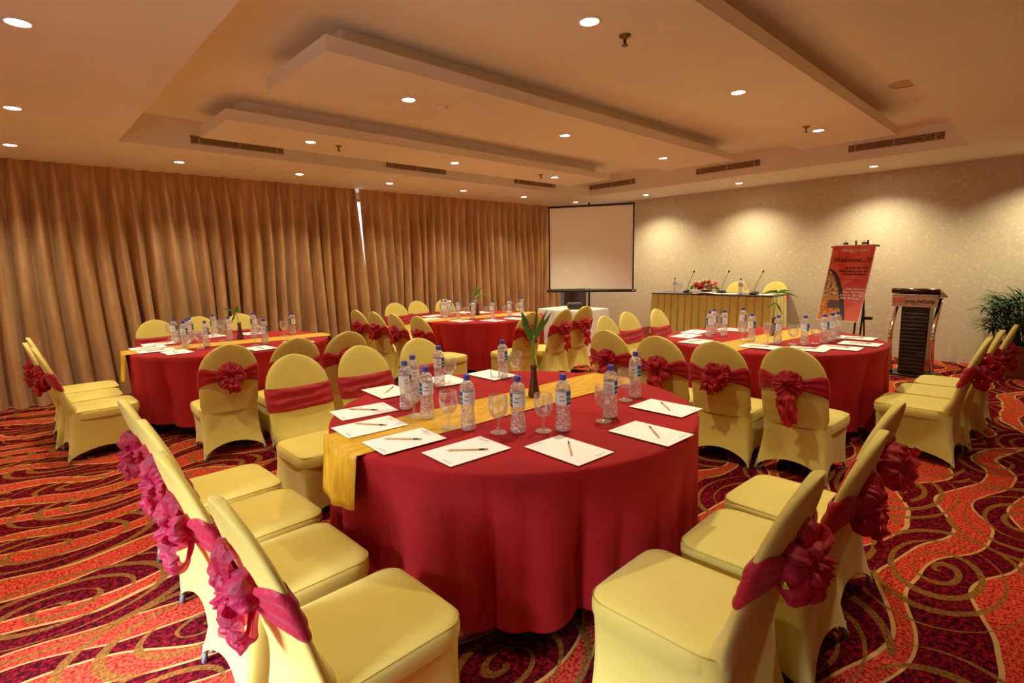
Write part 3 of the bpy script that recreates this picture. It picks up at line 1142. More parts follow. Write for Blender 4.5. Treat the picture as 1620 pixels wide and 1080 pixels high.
def runner(p0, p1, width, hang0, hang1, seed):
    """strip lying on the cloth between two rim points, with both ends hanging"""
    d = (p1 - p0); L = d.length; d = d / L
    w = Vector((-d.y, d.x))
    cx = (p0 + p1) / 2
    nv = 14
    stn = []
    nh = 8
    for k in range(nh + 1): stn.append(('h0', hang0 * (1 - k / nh)))
    for k in range(1, 30): stn.append(('t', k / 30))
    for k in range(nh + 1): stn.append(('h1', hang1 * k / nh))
    m = MB()

    def chord(q, c):     # distance along d to the cloth rim for lateral offset q
        return math.sqrt(max(.01, (TR + .004) ** 2 - q * q))

    def fnp(kind, s, q, c):
        qc = (c - (cx)).dot(w)
        lat = q - qc
        e = chord(lat, c)
        mid = (c - cx).dot(d)
        a0, a1 = mid - e, mid + e
        if kind == 't':
            p = cx + d * (a0 + (a1 - a0) * s) + w * q
            z = TZ + .004 + .0015 * math.sin(q * 60 + s * 9 + seed)
            return (p.x, p.y, z)
        if kind == 'h0':
            p = cx + d * (a0 - .014 - s * .10 - .006 * math.sin(q * 40 + seed) - .012) + w * q * (1 - .12 * s)
            return (p.x, p.y, TZ + .002 - s - .02 * math.sin(q * 11 + 1) * (s > 0))
        p = cx + d * (a1 + .014 + s * .10 + .012) + w * q * (1 - .12 * s)
        return (p.x, p.y, TZ + .002 - s)
    return m, stn, nv, fnp, width


def build_runner(tab, p0, p1, width, h0, h1, seed, label):
    c = TB[tab]
    m, stn, nv, fnp, W = runner(Vector(p0), Vector(p1), width, h0, h1, seed)
    K = len(stn) - 1

    def fn(u, v):
        kind, s = stn[int(round(u * K))]
        x, y, z = fnp(kind, s, (v - .5) * W, c)
        return (x - c.x, y - c.y, z)
    m.grid(fn, K, nv)
    o = m.obj('table_runner', M['runner'])
    o.location = (c.x, c.y, 0)
    tag(o, label, 'table runner', 'gold table runners')
    sol = o.modifiers.new('thickness', 'SOLIDIFY'); sol.thickness = .0015; sol.offset = 1


leg_m = MB(); leg_m.tube([(0, 0, 0), (0, 0, .70)], .016, 10)
top_m = MB(); top_m.lathe([(TR - .03, .712), (TR - .012, .718), (TR - .012, .742), (TR - .018, .746)], 48)
LEG_ME = leg_m.mesh('table_leg', M['blackmetal']); TOP_ME = top_m.mesh('table_top', M['dark_wood'])
for i, (k, c) in enumerate(TB.items()):
    t = thing('round_table', (c.x, c.y, 0), 0, 'round banquet table under a red cloth, the ' + NAMES[k], 'table', 'round banquet tables')
    link('tabletop', TOP_ME, t)
    for a in range(4):
        l = link('leg', LEG_ME, t); l.location = (.62 * math.cos(a * PI / 2 + .78), .62 * math.sin(a * PI / 2 + .78), 0)
    o = cloth(c.x, c.y, 10 + i).obj('tablecloth', M['red'])
    o.location = (c.x, c.y, 0)
    tag(o, 'crimson floor-length cloth draped over the round ' + NAMES[k], 'tablecloth', 'round crimson tablecloths')
build_runner('front', (1.0, 2.09), (2.78, 2.02), .36, .24, .2, 1, 'gold organza runner with one end hanging over the front table edge')
build_runner('curtain', (.8, 6.10), (2.6, 5.86), .34, .26, .2, 2, 'gold runner on the table by the long curtain')
build_runner('screen', (4.15, 6.12), (5.95, 5.72), .34, .26, .2, 3, 'gold runner on the table by the projection screen')
build_runner('easel', (4.3, 2.02), (6.1, 1.84), .34, .2, .2, 4, 'gold runner on the table before the poster easel')

# ------------------------------------------------------------------ tableware prototypes
bodyp = [(.0005, .004), (.024, .0), (.030, .004), (.0325, .012), (.0325, .022), (.0305, .032), (.0305, .050), (.0285, .066), (.0275, .082), (.0285, .098), (.0305, .112), (.0315, .120), (.0315, .160), (.0322, .166), (.0318, .176), (.029, .188), (.023, .200), (.015, .208), (.0118, .212), (.0118, .219)]


def brf(r, z, a):
    if .02 < z < .115:
        return r + .0012 * math.sin(a * 9 + z * 170) + .0007 * math.sin(z * 520)
    if .165 < z < .2:
        return r + .0007 * math.sin(a * 12 + z * 90)
    return r


pp = []
for i in range(len(bodyp) - 1):
    a, c = bodyp[i], bodyp[i + 1]
    kk = 3 if abs(c[1] - a[1]) > .006 else 1
    for s in range(kk): pp.append((a[0] + (c[0] - a[0]) * s / kk, a[1] + (c[1] - a[1]) * s / kk))
pp.append(bodyp[-1])
q = MB(); q.lathe(pp, 28, rfn=brf)
BOT_BODY = q.mesh('bottle_body', M['bottle'])
q = MB(); q.lathe([(.0145, .212), (.0150, .214), (.0150, .230), (.0138, .2335), (.0005, .2335)], 24, capb=True, capt=False, rfn=lambda r, z, a: r + (.0004 * math.sin(a * 20) if .213 < z < .231 else 0))
BOT_CAP = q.mesh('cap', M['cap'])


def label_mesh(flip):
    m = MB()
    nc, nr = 36, 10

    def mi(i, j):
        ang = (i + .5) / nc * 360
        if flip: ang = 360 - ang
        # front of label centred at ang 0..; stripes 62..125 deg
        if 30 <= ang <= 112:
            return (1, 1, 3, 2, 2, 2, 3, 1, 1, 1)[j]
        if (ang < 14 or ang > 335) and j in (6,): return 4 if (ang > 335 and not flip) or (ang < 14 and flip) else 5
        if ang < 20 or ang > 340:
            if j in (3,): return 5
        return 0

    def fn(u, v):
        a = 2 * PI * u
        return (.0324 * math.cos(a), .0324 * math.sin(a), .113 + v * .052)
    m.grid(fn, nc, nr, closeu=True, mifn=mi)
    return m.mesh('bottle_label', [M['lab_white'], M['lab_blue'], M['lab_green'], M['lab_sky'], M['lab_red'], M['ink']])


BOT_LAB = {False: label_mesh(False), True: label_mesh(True)}
gp = [(.0335, .0), (.0335, .002), (.026, .005), (.012, .010), (.0065, .016), (.0052, .030), (.0055, .048), (.009, .054), (.022, .062), (.033, .076), (.0375, .094), (.0385, .112), (.037, .134), (.0352, .146), (.0340, .146), (.0355, .134), (.0368, .112), (.0358, .095), (.0315, .078), (.020, .064), (.004, .059), (.0005, .0585)]
q = MB(); q.lathe(gp[:14], 28, capb=True, capt=False)
G_OUT = q.mesh('goblet', M['glass'])
q = MB(); q.lathe(gp, 28, capb=True, capt=False)
GOB = q.mesh('goblet', M['glass'])
q = MB(); q.box((0, 0, .0006), (.21, .297, .0012))
PAPER = q.mesh('notepaper', M['paper'])
TXT_S = text_mesh('swiss-belhotel', .011, .0001)
TXT_S.materials.clear(); TXT_S.materials.append(M['ink'])
q = MB()
hexr = .0037
q.tube([(-.085, 0, .0037), (.066, 0, .0037)], hexr, 6); PEN_BODY = q.mesh('pencil', M['pencil'])
q = MB(); q.tube([(.066, 0, .0037), (.083, 0, .0037)], [.0037, .0009], 8); PEN_CONE = q.mesh('sharpened_cone', M['pencil'])
q = MB(); q.tube([(.083, 0, .0037), (.0875, 0, .0037)], [.0009, .0003], 6); PEN_TIP = q.mesh('graphite_tip', M['graphite'])
q = MB(); q.tube([(-.070, 0, .0037), (-.048, 0, .0037)], hexr + .0001, 6); PEN_MARK = q.mesh('stamped_mark', M['graphite'])
TOPZ = TZ + .0035
RUNZ = TZ + .0075


def face_cam(p): return math.atan2(-p.y, -p.x)


def bottle(p, label, group, flip=False, turn=0.0):
    t = thing('water_bottle', p, face_cam(p) + turn, label, 'bottle', group)
    link('bottle_body', BOT_BODY, t); link('cap', BOT_CAP, t)
    link('bottle_label', BOT_LAB[flip], t)
    t.scale = (1.06, 1.06, 1.10)
    return t


def goblet(p, label, group):
    o = link('goblet', GOB); o.location = p; o.scale = (1.12, 1.12, 1.18)
    return tag(o, label, 'glass', group)


def paper(p, rz, label, group, text=False):
    o = link('notepaper', PAPER); o.location = p; o.rotation_euler = (0, 0, rz)
    tag(o, label, 'paper', group)
    if text:
        for (yy, s) in ((.128, -.05), (-.128, .05)):
            x = link('letterhead', TXT_S, o); x.location = (s, yy, .0014)
    return o


def pencil(p, rz, label, group):
    o = link('pencil', PEN_BODY); o.location = p; o.rotation_euler = (0, 0, rz)
    tag(o, label, 'pencil', group)
    link('sharpened_cone', PEN_CONE, o); link('graphite_tip', PEN_TIP, o); link('stamped_mark', PEN_MARK, o)
    return o


TBL = {'front': 'front table', 'curtain': 'curtain table', 'screen': 'screen table', 'easel': 'easel table'}

ITEMS = {
    'front': dict(
        bottles=[(643.3, 651, 0), (655.6, 637, 1), (676.7, 667, 1), (696, 615, 0), (741, 684.5, 1), (820, 688.5, 1), (796, 602, 0), (891, 685.5, 0), (965.6, 664.5, 0), (1004.4, 632.5, 0)],
        glasses=[(656, 663), (711, 682), (789, 689), (860, 686.5), (712, 611), (816.7, 600), (955, 671), (989.5, 637), (668, 628)],
        papers=[], vase=(845, 630)),
    'curtain': dict(
        bottles=[(277.8, 544), (294, 551), (303, 541.5), (298.5, 544.8), (327.4, 551), (339.6, 534), (364, 540), (403, 531), (420, 546), (464, 531)],
        glasses=[(284, 553), (318, 553), (352, 530), (351, 541), (405, 548), (450.4, 534), (271, 538), (412.5, 528.5)],
        papers=[(251, 544.5, 'x'), (222, 552, 'x'), (247, 555.5, 'x'), (280, 557.5, 'y'), (412, 551.5, 'y'), (398, 528, 'y'), (494, 541.8, 'y'), (338, 532, 'y')], vase=(380.7, 538.5)),
    'screen': dict(
        bottles=[(700, 503.3), (705.5, 505), (712, 500.5), (725, 505.5), (747.7, 506), (751, 499.5), (779.6, 506.3), (807, 502.6), (826, 499)],
        glasses=[(717, 506.5), (737.5, 507), (771, 505), (800.7, 504), (820, 499.5)],
        papers=[(683, 500, 'x'), (680, 505, 'x'), (729, 508, 'y'), (780, 507.5, 'y'), (816, 504.5, 'y'), (824, 499, 'y'), (732, 494.5, 'y'), (762, 494.5, 'y')], vase=(755.6, 500.5)),
    'easel': dict(
        bottles=[(1122, 535), (1129, 530), (1145, 533.5), (1174, 528), (1188.4, 543), (1229.6, 546.5), (1272, 548), (1303, 545), (1314.5, 542.2), (1323, 539)],
        glasses=[(1136, 526), (1174, 541), (1184, 527), (1214, 545), (1254, 547), (1289.6, 545.6)],
        papers=[(1094, 524.5, 'x'), (1085.6, 531.5, 'x'), (1101, 540.5, 'x'), (1202, 549.8, 'y'), (1277, 553, 'y'), (1329, 551, 'y'), (1361, 545, 'y'), (1354.5, 535.6, 'y'), (1159, 522, 'y')], vase=(1223, 532.5)),
}
PAP_FRONT = [
    ([(515.6, 652.7), (605.6, 635.6), (634.4, 651), (544.4, 666.7)], ((548, 648.9), (601, 650.7))),
    ([(516.7, 680), (616.7, 658.9), (653.3, 673.3), (550, 697.8)], ((555.5, 673.3), (616, 676.7))),
    ([(564.4, 703.3), (670, 677.3), (713.3, 696.2), (606, 724.4)], ((602.2, 698.4), (671.5, 699))),
    ([(659.6, 718.4), (758.9, 690.7), (815.6, 710), (714.4, 742.2)], ((701, 716), (777, 714))),
    ([(822, 707.8), (887.8, 689.6), (977.8, 717), (914, 741.8)], ((905.5, 726.7), (899, 700.4))),
    ([(956.7, 683.3), (1004.4, 666.7), (1104, 690), (1058, 710.4)], ((1044.9, 698.4), (1026.2, 676.2))),
    ([(990.7, 644.9), (1029.6, 632), (1116, 648), (1079, 664)], ((1062, 654.4), (1044.4, 638.2))),
    ([(734, 593), (775.6, 586.2), (817.8, 595.6), (786.7, 603.5)], ((777.8, 598.2), (776.2, 588.9))),
    ([(570, 620), (624, 609.6), (655, 622), (604, 633)], ((609, 625.5), (623, 613.8))),
    ([(676, 603), (704, 594), (736, 603.5), (706, 614)], None),
]
# notepapers first, sorted from the curtain/room end
RUNNER_AX = {'front': (Vector((1.0, 2.09)), Vector((2.78, 2.02))), 'curtain': (Vector((.8, 6.10)), Vector((2.6, 5.86))), 'screen': (Vector((4.15, 6.12)), Vector((5.95, 5.72))), 'easel': (Vector((4.3, 2.02)), Vector((6.1, 1.84)))}


def on_runner(tab, p, r=.05):
    a, c = RUNNER_AX[tab]
    d = (c - a).normalized(); w = Vector((-d.y, d.x))
    return abs((Vector((p.x, p.y)) - (a + c) / 2).dot(w)) < .18 + r


for k, (cor, pen) in enumerate(PAP_FRONT):
    P = [atz(x, y, TZ) for (x, y) in cor]
    ctr = (P[0] + P[1] + P[2] + P[3]) / 4
    e1 = (P[1] - P[0]) + (P[2] - P[3]); e2 = (P[2] - P[1]) + (P[3] - P[0])
    lng = e1 if e1.length > e2.length else e2
    rz = math.atan2(lng.y, lng.x) - PI / 2
    z = (RUNZ if on_runner('front', ctr, .12) else TOPZ) + .0006 * k
    ws = ('third from the runner end toward the curtain', 'second from the runner end', 'lying across the runner end', 'first before the runner end', 'at the front rim, pencil across it', 'at the front rim, pencil pointing away', 'second toward the lectern', 'third toward the lectern', 'beside the lone bottle across', 'behind the cluster of bottles')[k] if 0 else ('just behind the runner end', 'touching the runner end', 'lying over the runner end', 'just before the runner end', 'at the front rim', 'second along from the front rim', 'third along from the front rim', 'across beside the lone bottle', 'behind the tight bottle cluster', 'under the paired bottle and glass')[k]
    paper((ctr.x, ctr.y, z), rz, 'white notepaper on the front table, ' + ws, 'notepapers on the front table', True)
    if pen:
        a, c = atz(pen[0][0], pen[0][1], TZ), atz(pen[1][0], pen[1][1], TZ)
        mid = (a + c) / 2
        pencil((mid.x, mid.y, z + .0014), math.atan2((a - c).y, (a - c).x), 'wooden pencil on the front table notepaper ' + ws, 'pencils on the front table')

for tab, it in ITEMS.items():
    T = TBL[tab]
    tc = TB[tab]
    side = {'front': 'from the gold runner end', 'curtain': 'from the side-on chairs', 'screen': 'from the row of four chairs', 'easel': 'from the front table side'}[tab]
    ps = sorted(it['papers'], key=lambda q: q[0])
    for k, (px, py, ax) in enumerate(ps):
        p = atz(px, py, TZ)
        v = Vector((p.x, p.y)) - tc
        if v.length > .76: v = v * (.76 / v.length)
        p = tc + v
        rz = (PI / 2 if ax == 'x' else 0) + R(rj.uniform(-4, 4))
        z = (RUNZ if on_runner(tab, p, .15) else TOPZ) + .0006 * k
        paper((p.x, p.y, z), rz, 'white notepaper on the %s, %s sheet %s' % (T, ORD[k], side), 'notepapers on the ' + T)
        pencil((p.x + rj.uniform(-.02, .02), p.y + rj.uniform(-.02, .02), z + .0014), rj.uniform(0, 6.28) if 0 else (rz + PI / 2 + R(rj.uniform(-35, 35))), 'pencil on the %s notepaper %s, on the %s' % (ORD[k], side, T), 'pencils on the ' + T)
    bs = sorted(it['bottles'], key=lambda q: q[0])
    for k, q in enumerate(bs):
        p = atz(q[0], q[1] - 3.0 * 3.2 / (atz(q[0], q[1], TZ) - Vector((0, 0, 1.5))).length, TZ)
        z = RUNZ if on_runner(tab, p, .03) else TOPZ
        fl = bool(q[2]) if len(q) > 2 else rj.random() < .5
        bottle(Vector((p.x, p.y, z + .001)), 'water bottle with blue cap on the %s, %s %s' % (T, ORD[k], side), 'water bottles on the ' + T, fl, R(rj.uniform(-12, 12)))
    gs = sorted(it['glasses'], key=lambda q: q[0])
    for k, q in enumerate(gs):
        p = atz(q[0], q[1] - 2.5 * 3.2 / (atz(q[0], q[1], TZ) - Vector((0, 0, 1.5))).length, TZ)
        z = RUNZ if on_runner(tab, p, .03) else TOPZ
        goblet((p.x, p.y, z + .0015), 'stemmed water glass on the %s, %s %s' % (T, ORD[k], side), 'water glasses on the ' + T)


# ------------------------------------------------------------------ vases with lucky bamboo
def leaf(m, base, dirv, L, W, droop, mi=0, n=9, twist=0.0, face=None):
    base = Vector(base); d = Vector(dirv).normalized()
    side = d.cross(Vector((0, 0, 1)))
    if side.length < 1e-3: side = Vector((1, 0, 0))
    side.normalize()
    side = (side * math.cos(twist) + d.cross(side) * math.sin(twist)).normalized()
    if face is not None:
        side = d.cross(Vector(face)).normalized()
        side = (side * math.cos(twist) + d.cross(side) * math.sin(twist)).normalized()
    nrm = side.cross(d).normalized()
    vs = []; fs = []
    for k in range(n + 1):
        t = k / n
        w = W * math.sin(PI * min(1, t * .94 + .06)) ** .8 * (1 - .25 * t)
        if k == n: w = .0004
        p = base + d * (L * t) + Vector((0, 0, -droop * t * t))
        vs += [p - side * w + nrm * w * .25, p, p + side * w + nrm * w * .25]
    for k in range(n):
        a = k * 3
        fs += [(a, a + 1, a + 4, a + 3), (a + 1, a + 2, a + 5, a + 4)]
    m.add(vs, fs, mi)


def vase_set(tab, style):
    px, py = ITEMS[tab]['vase']
    p = atz(px, py - 1.5, TZ)
    z = RUNZ + .001
    h = {'front': .148, 'curtain': .15, 'screen': .15, 'easel': .16}[tab]
    v = MB()
    v.lathe([(.026, 0), (.031, .004), (.031, .012), (.022, .06), (.0165, .095), (.0155, .12), (.018, .147), (.0155, .147), (.012, .12), (.010, .09)], 20, capt=True)
    o = v.obj('bud_vase', M['vase']); o.location = (p.x, p.y, z); o.scale = (1.12, 1.12, 1.22)
    tag(o, 'slim dark red-brown bud vase on the runner of the ' + TBL[tab], 'vase', 'bud vases')
    t = thing('lucky_bamboo', (p.x, p.y, z + .158), 0, {'front': 'lucky bamboo stalk with one broad leaf in the front table vase', 'curtain': 'thin stalk with drooping leaves in the curtain table vase', 'screen': 'bushy bamboo sprig in the screen table vase', 'easel': 'arching bamboo sprig in the easel table vase'}[tab], 'plant', 'bamboo sprigs in vases')
    s = MB()
    fwd = Vector((FW.x, FW.y, 0)).normalized(); rt = Vector((RT.x, RT.y, 0)).normalized()
    if style == 'front':
        H_ = .20
        pts = [rt * (.004 * math.sin(k * .7)) + Vector((0, 0, H_ * k / 12 - .01)) for k in range(13)]
        s.tube(pts, [.0085 + (.0016 if k in (3, 6) else 0) - .00018 * k for k in range(13)], 10)
        s.obj('stalk', M['stem'], t)
        l = MB(); tp = pts[-1]
        leaf(l, pts[9], -rt * .34 + Vector((0, 0, 1)) - fwd * .1, .20, .023, .0, twist=.2, face=fwd); l.obj('leaf', M['leaf'], t)
        for (dx, L, W, tw) in ((.12, .20, .011, 1.2), (.42, .20, .010, 1.2), (.62, .20, .012, 1.0)):
            l = MB(); leaf(l, pts[10], rt * dx + Vector((0, 0, 1)) + fwd * .05, L, W, .01, twist=tw - .9, face=fwd); l.obj('leaf', M['leaf'], t)
        l = MB(); leaf(l, pts[8], -rt * .45 + Vector((0, 0, 1)), .06, .005, 0, twist=1.0); l.obj('leaf', M['leaf'], t)
    elif style == 'curtain':
        pts = [-rt * (.03 * (k / 8) ** 2) + Vector((0, 0, .14 * k / 8 - .01)) for k in range(9)]
        s.tube(pts, .0035, 8); s.obj('stalk', M['stem'], t)
        for (dx, dz, L, W, dr, tw) in ((-1.2, .7, .16, .012, .03, .9), (-.35, -.7, .13, .014, .0, 1.2), (.3, .8, .10, .02, .02, 1.3), (.75, .5, .08, .010, .02, 1.0)):
            l = MB(); leaf(l, pts[-1], rt * dx + Vector((0, 0, dz)), L, W, dr, twist=tw - .9, face=fwd); l.obj('leaf', M['leaf'], t)
    elif style == 'screen':
        pts = [rt * .01 * math.sin(k) + Vector((0, 0, .16 * k / 8 - .01)) for k in range(9)]
        s.tube(pts, .006, 8); s.obj('stalk', M['stem'], t)
        for k, (dx, dz, L, W, dr, tw) in enumerate(((-.9, .5, .15, .012, .06, .8), (-.25, 1, .15, .014, 0, 1.2), (.1, 1.2, .18, .016, 0, 1.2), (.4, .9, .15, .014, .02, 1.1), (.9, .35, .15, .010, .04, .7), (.8, .1, .10, .008, .02, .7), (-.9, .1, .12, .010, .04, .7), (-1, .3, .08, .009, 0, 1.0))):
            l = MB(); leaf(l, pts[8 - (k % 3) * 1 if k < 7 else 2], rt * dx + Vector((0, 0, dz)) + fwd * (.2 * (-1) ** k), L, W, dr, twist=tw - .9, face=fwd); l.obj('leaf', M['leaf'], t)
    else:
        pts = [rt * (.025 * (k / 8) ** 2) + Vector((0, 0, .27 * k / 8 - .01)) for k in range(9)]
        s.tube(pts, .005, 8); s.obj('stalk', M['stem'], t)
        for k, (dx, dz, L, W, dr, tw) in enumerate(((-1, .35, .16, .014, .08, .5), (-.3, .2, .10, .018, .05, 1.0), (1, .45, .16, .013, .06, .5), (1, .1, .20, .012, .08, .5), (.6, -.5, .12, .012, .05, .9), (-.7, -.2, .10, .009, .03, .7))):
            l = MB(); leaf(l, pts[8 if k < 4 else 5], rt * dx + Vector((0, 0, dz)) + fwd * (.2 * (-1) ** k), L, W, dr, twist=tw - .9, face=fwd); l.obj('leaf', M['leaf'], t)


for k in ('front', 'curtain', 'screen', 'easel'): vase_set(k, k)

# ------------------------------------------------------------------ head table on its stage
b = MB(); b.box((8.83, 4.25, .095), (1.50, 3.3, .19))
tag(b.obj('stage_platform', M['stage']), 'low carpeted platform under the head table', 'platform', None, 'structure')
HX0, HX1, HY0, HY1, HZ = 8.48, 9.02, 3.13, 5.22, .94
t = thing('head_table', ((HX0 + HX1) / 2, (HY0 + HY1) / 2, .19), 0, 'long head table with slate top and pleated mustard skirt', 'table')
hx, hy, hh = (HX1 - HX0) / 2, (HY1 - HY0) / 2, HZ - .19
m = MB(); m.box((0, 0, hh - .02), (2 * hx - .02, 2 * hy - .02, .03)); m.obj('tabletop', M['dark_wood'], t)
m = MB(); m.box((0, 0, hh - .001), (2 * hx + .012, 2 * hy + .012, .014), bev=.004); m.box((-hx - .004, 0, hh - .012), (.004, 2 * hy + .012, .024)); m.obj('top_cloth', M['grey_cloth'], t)
for (sx, sy) in ((1, 1), (1, -1), (-1, 1), (-1, -1)):
    m = MB(); m.tube([(sx * (hx - .08), sy * (hy - .08), 0), (sx * (hx - .08), sy * (hy - .08), hh - .03)], .014, 8); m.obj('leg', M['blackmetal'], t)
# box-pleated skirt along one end, the front, the other end
path = [(hx, -hy), (-hx, -hy), (-hx, hy), (hx, hy)]
segs = []
for a, c in zip(path[:-1], path[1:]): segs.append((Vector(a), Vector(c)))
pts2 = []
for (a, c) in segs:
    L = (c - a).length; d = (c - a) / L; nrm = Vector((d.y, -d.x))
    if nrm.dot(-(a + c) / 2) > 0: nrm = -nrm
    npl = max(3, int(L / .125))
    for k in range(npl):
        for (f, o_) in ((0.0, -.012), (.05, .026), (.30, .030), (.62, .030), (.84, .024), (.90, -.012)):
            pts2.append((a + d * (L * (k + f) / npl), nrm, o_))
m = MB()
NP = len(pts2)


def sk(u, v):
    p, nrm, o_ = pts2[min(NP - 1, int(round(u * (NP - 1))))]
    q = p + nrm * (o_ * (.35 + .65 * (1 - v) ** .7) + .004 + .02 * (1 - v))
    return (q.x, q.y, .012 + (hh - .03) * v)


m.grid(sk, NP - 1, 8, smooth=False)
m.obj('pleated_skirt', M['mustard'], t)

HT = HZ + .008


def head(px, py): 
    p = atz(px, py, HZ)
    return Vector((min(max(p.x, HX0 + .05), HX1 - .05), p.y, HT))


def atx_(px, x, z=HT):
    d = ray(px, 450); tt = x / d.x
    return Vector((x, d.y * tt, z))


bottle(atx_(1068, 8.72), 'small water bottle at the screen end of the head table', 'water bottles on the head table')
bottle(atx_(1171.5, 8.62), 'small water bottle at the middle of the head table', 'water bottles on the head table')
goblet(atx_(1076, 8.74), 'stemmed glass beside the bottle at the screen end of the head table', 'glasses on the head table')
goblet(atx_(1180, 8.62), 'stemmed glass beside the middle bottle of the head table', 'glasses on the head table')


def mic(px, x, label, top):
    p = atx_(px, x)
    t = thing('conference_microphone', p, -PI / 2, label, 'microphone', 'gooseneck microphones on the head table')
    m = MB(); m.box((0, 0, .018), (.11, .13, .034), bev=.01); m.box((0, .02, .04), (.09, .07, .016), bev=.005); m.obj('base', M['black'], t)
    # gooseneck leans along local +x (picture right) and toward the speaker
    m = MB()
    pts = [(0.01, -.02, .035), (.012, -.02, .09)] + [(.012 + top * (k / 8) ** 1.3, -.02 + .0 * k, .09 + .26 * k / 8) for k in range(1, 9)]
    m.tube(pts, .004, 8); m.obj('gooseneck', M['blackmetal'], t)
    e = pts[-1]
    m = MB(); m.lathe([(.004, -.02), (.011, -.012), (.014, .0), (.013, .014), (.006, .022), (.001, .023)], 12, (e[0] + .004, e[1], e[2] + .015)); m.obj('windscreen', M['black'], t)


mic(1088, 8.66, 'gooseneck microphone between the end bottle and the flowers', .105)
mic(1142, 8.72, 'gooseneck microphone behind the flower arrangement', .105)
mic(1194, 8.60, 'gooseneck microphone at the poster end of the head table', .115)

# open booklet / papers and flowers
p = atx_(1118, 8.56)
m = MB(); m.grid(lambda u, v: ((v - .5) * .21, (u - .5) * .42, .004 + .018 * math.sin(PI * min(1, u * 1.25)) * (1 - .5 * v)), 20, 4)
o = m.obj('open_booklet', M['paper']); o.location = (p.x, p.y, HT + .001)
sol = o.modifiers.new('thickness', 'SOLIDIFY'); sol.thickness = .004
tag(o, 'white open booklet lying under the flowers on the head table', 'booklet')
for k, (px, l) in enumerate(((1153, 'white sheet on the head table between flowers and middle bottle'), (1207, 'white sheet on the head table by the end microphone'))):
    p = atx_(px, 8.66); paper((p.x, p.y, HT + .001), 0, l, 'sheets on the head table')
rf = random.Random(4)
pf = atx_(1118, 8.72)
t = thing('flower_arrangement', (pf.x, pf.y, HT + .024), -PI / 2, 'low arrangement of red roses and coral and lime flowers on the head table', 'flowers')
m = MB(); m.lathe([(.06, 0), (.09, .008), (.10, .02), (.08, .03)], 20); m.obj('bowl', M['black'], t)


def flower(m, c, r, n, mi):
    c = Vector(c)
    for ringk in range(3):
        rr = r * (1 - ringk * .28)
        for k in range(n):
            a = 2 * PI * k / n + ringk * .5 + rf.uniform(-.2, .2)
            el = .25 + ringk * .45
            d = Vector((math.cos(a) * math.cos(el), -abs(math.sin(el)) * .5 + math.sin(a) * math.cos(el) * .6, math.sin(el) * .6 + math.sin(a) * .5))
            leaf(m, c, d, rr, rr * .42, -.2 * rr, mi, 4, twist=rf.uniform(-.3, .3))


SPEC = [((-.045, -.09, .07), .062, 'rose'), ((-.12, -.05, .085), .05, 'rose'), ((.045, -.05, .15), .042, 'rose'), ((-.02, -.03, .14), .034, 'rose'),
        ((.13, -.04, .12), .05, 'coral'), ((.08, -.06, .10), .04, 'coral'), ((.10, -.08, .06), .036, 'coral'), ((-.07, -.03, .13), .032, 'coral'), ((-.15, -.03, .12), .03, 'coral'),
        ((-.10, .0, .15), .03, 'cream'), ((-.04, .0, .17), .03, 'cream'), ((.02, -.08, .09), .036, 'cream'), ((-.16, 0, .15), .026, 'cream'), ((.06, -.09, .06), .03, 'cream'),
        ((.02, .02, .18), .03, 'lime'), ((.15, -.02, .07), .04, 'lime'), ((.17, -.03, .04), .036, 'lime'), ((-.20, -.03, .09), .034, 'lime'), ((-.21, -.02, .06), .03, 'lime')]
for (c, r, kind) in SPEC:
    m = MB(); flower(m, (c[0] * 1.25, c[1], c[2] * 1.15 - .022), r * 1.45, 8, 0); m.obj({'rose': 'red_rose', 'coral': 'coral_flower', 'cream': 'cream_flower', 'lime': 'lime_flower'}[kind], M[kind], t)
for k in range(14):
    a = rf.uniform(0, 2 * PI)
    m = MB(); leaf(m, (rf.uniform(-.12, .12), 0, .05), (math.cos(a) * 1.0, -.2, .4 + .6 * rf.random()), .14, .02, .03, 0, 6); m.obj('leaf', M['palm'], t)
m = MB(); leaf(m, (-.12, -.10, .06), (-.45, -1.0, -.25), .17, .045, .03, 0, 8); m.obj('leaf', M['leaf'], t)

# ------------------------------------------------------------------ white table, projector, screen
WX0, WX1, WY0_, WY1_, WZ = 6.52, 7.24, 5.27, 6.22, .752
cx, cy = (WX0 + WX1) / 2, (WY0_ + WY1_) / 2
hx, hy = (WX1 - WX0) / 2, (WY1_ - WY0_) / 2
t = thing('small_table', (cx, cy, 0), 0, 'small rectangular table hidden beneath the white cloth before the screen', 'table')
m = MB(); m.box((0, 0, .728), (2 * hx - .03, 2 * hy - .03, .03)); m.obj('tabletop', M['dark_wood'], t)
for (sx, sy) in ((1, 1), (1, -1), (-1, 1), (-1, -1)):
    m = MB(); m.tube([(sx * (hx - .08), sy * (hy - .08), 0), (sx * (hx - .08), sy * (hy - .08), .72)], .014, 8); m.obj('leg', M['blackmetal'], t)
m = MB()
loop = resample(rrect(hx, hy * -1, hy, .02), 160)
prof = [(-.03, WZ), (-.008, WZ), (0, WZ - .004), (.003, WZ - .015)] + [(.004 + .03 * k / 10, WZ - .015 - (WZ - .03) * k / 10) for k in range(1, 11)]
vs = []; fs = []
for j, (o_, z) in enumerate(prof):
    tt = max(0, (WZ - .02 - z) / WZ)
    for i, p in enumerate(loop):
        l = p.length
        wv = .016 * math.sin(i * .95 + .8 * math.sin(i * .21)) * tt ** .6
        vs.append((p.x + p.x / l * (o_ + wv), p.y + p.y / l * (o_ + wv), z))
n = len(loop)
fs.append(tuple(range(n)))
for j in range(len(prof) - 1):
    for i in range(n): fs.append((j * n + i, j * n + (i + 1) % n, (j + 1) * n + (i + 1) % n, (j + 1) * n + i))
m.add(vs, fs)
o = m.obj('tablecloth', M['white_cloth']); o.location = (cx, cy, 0)
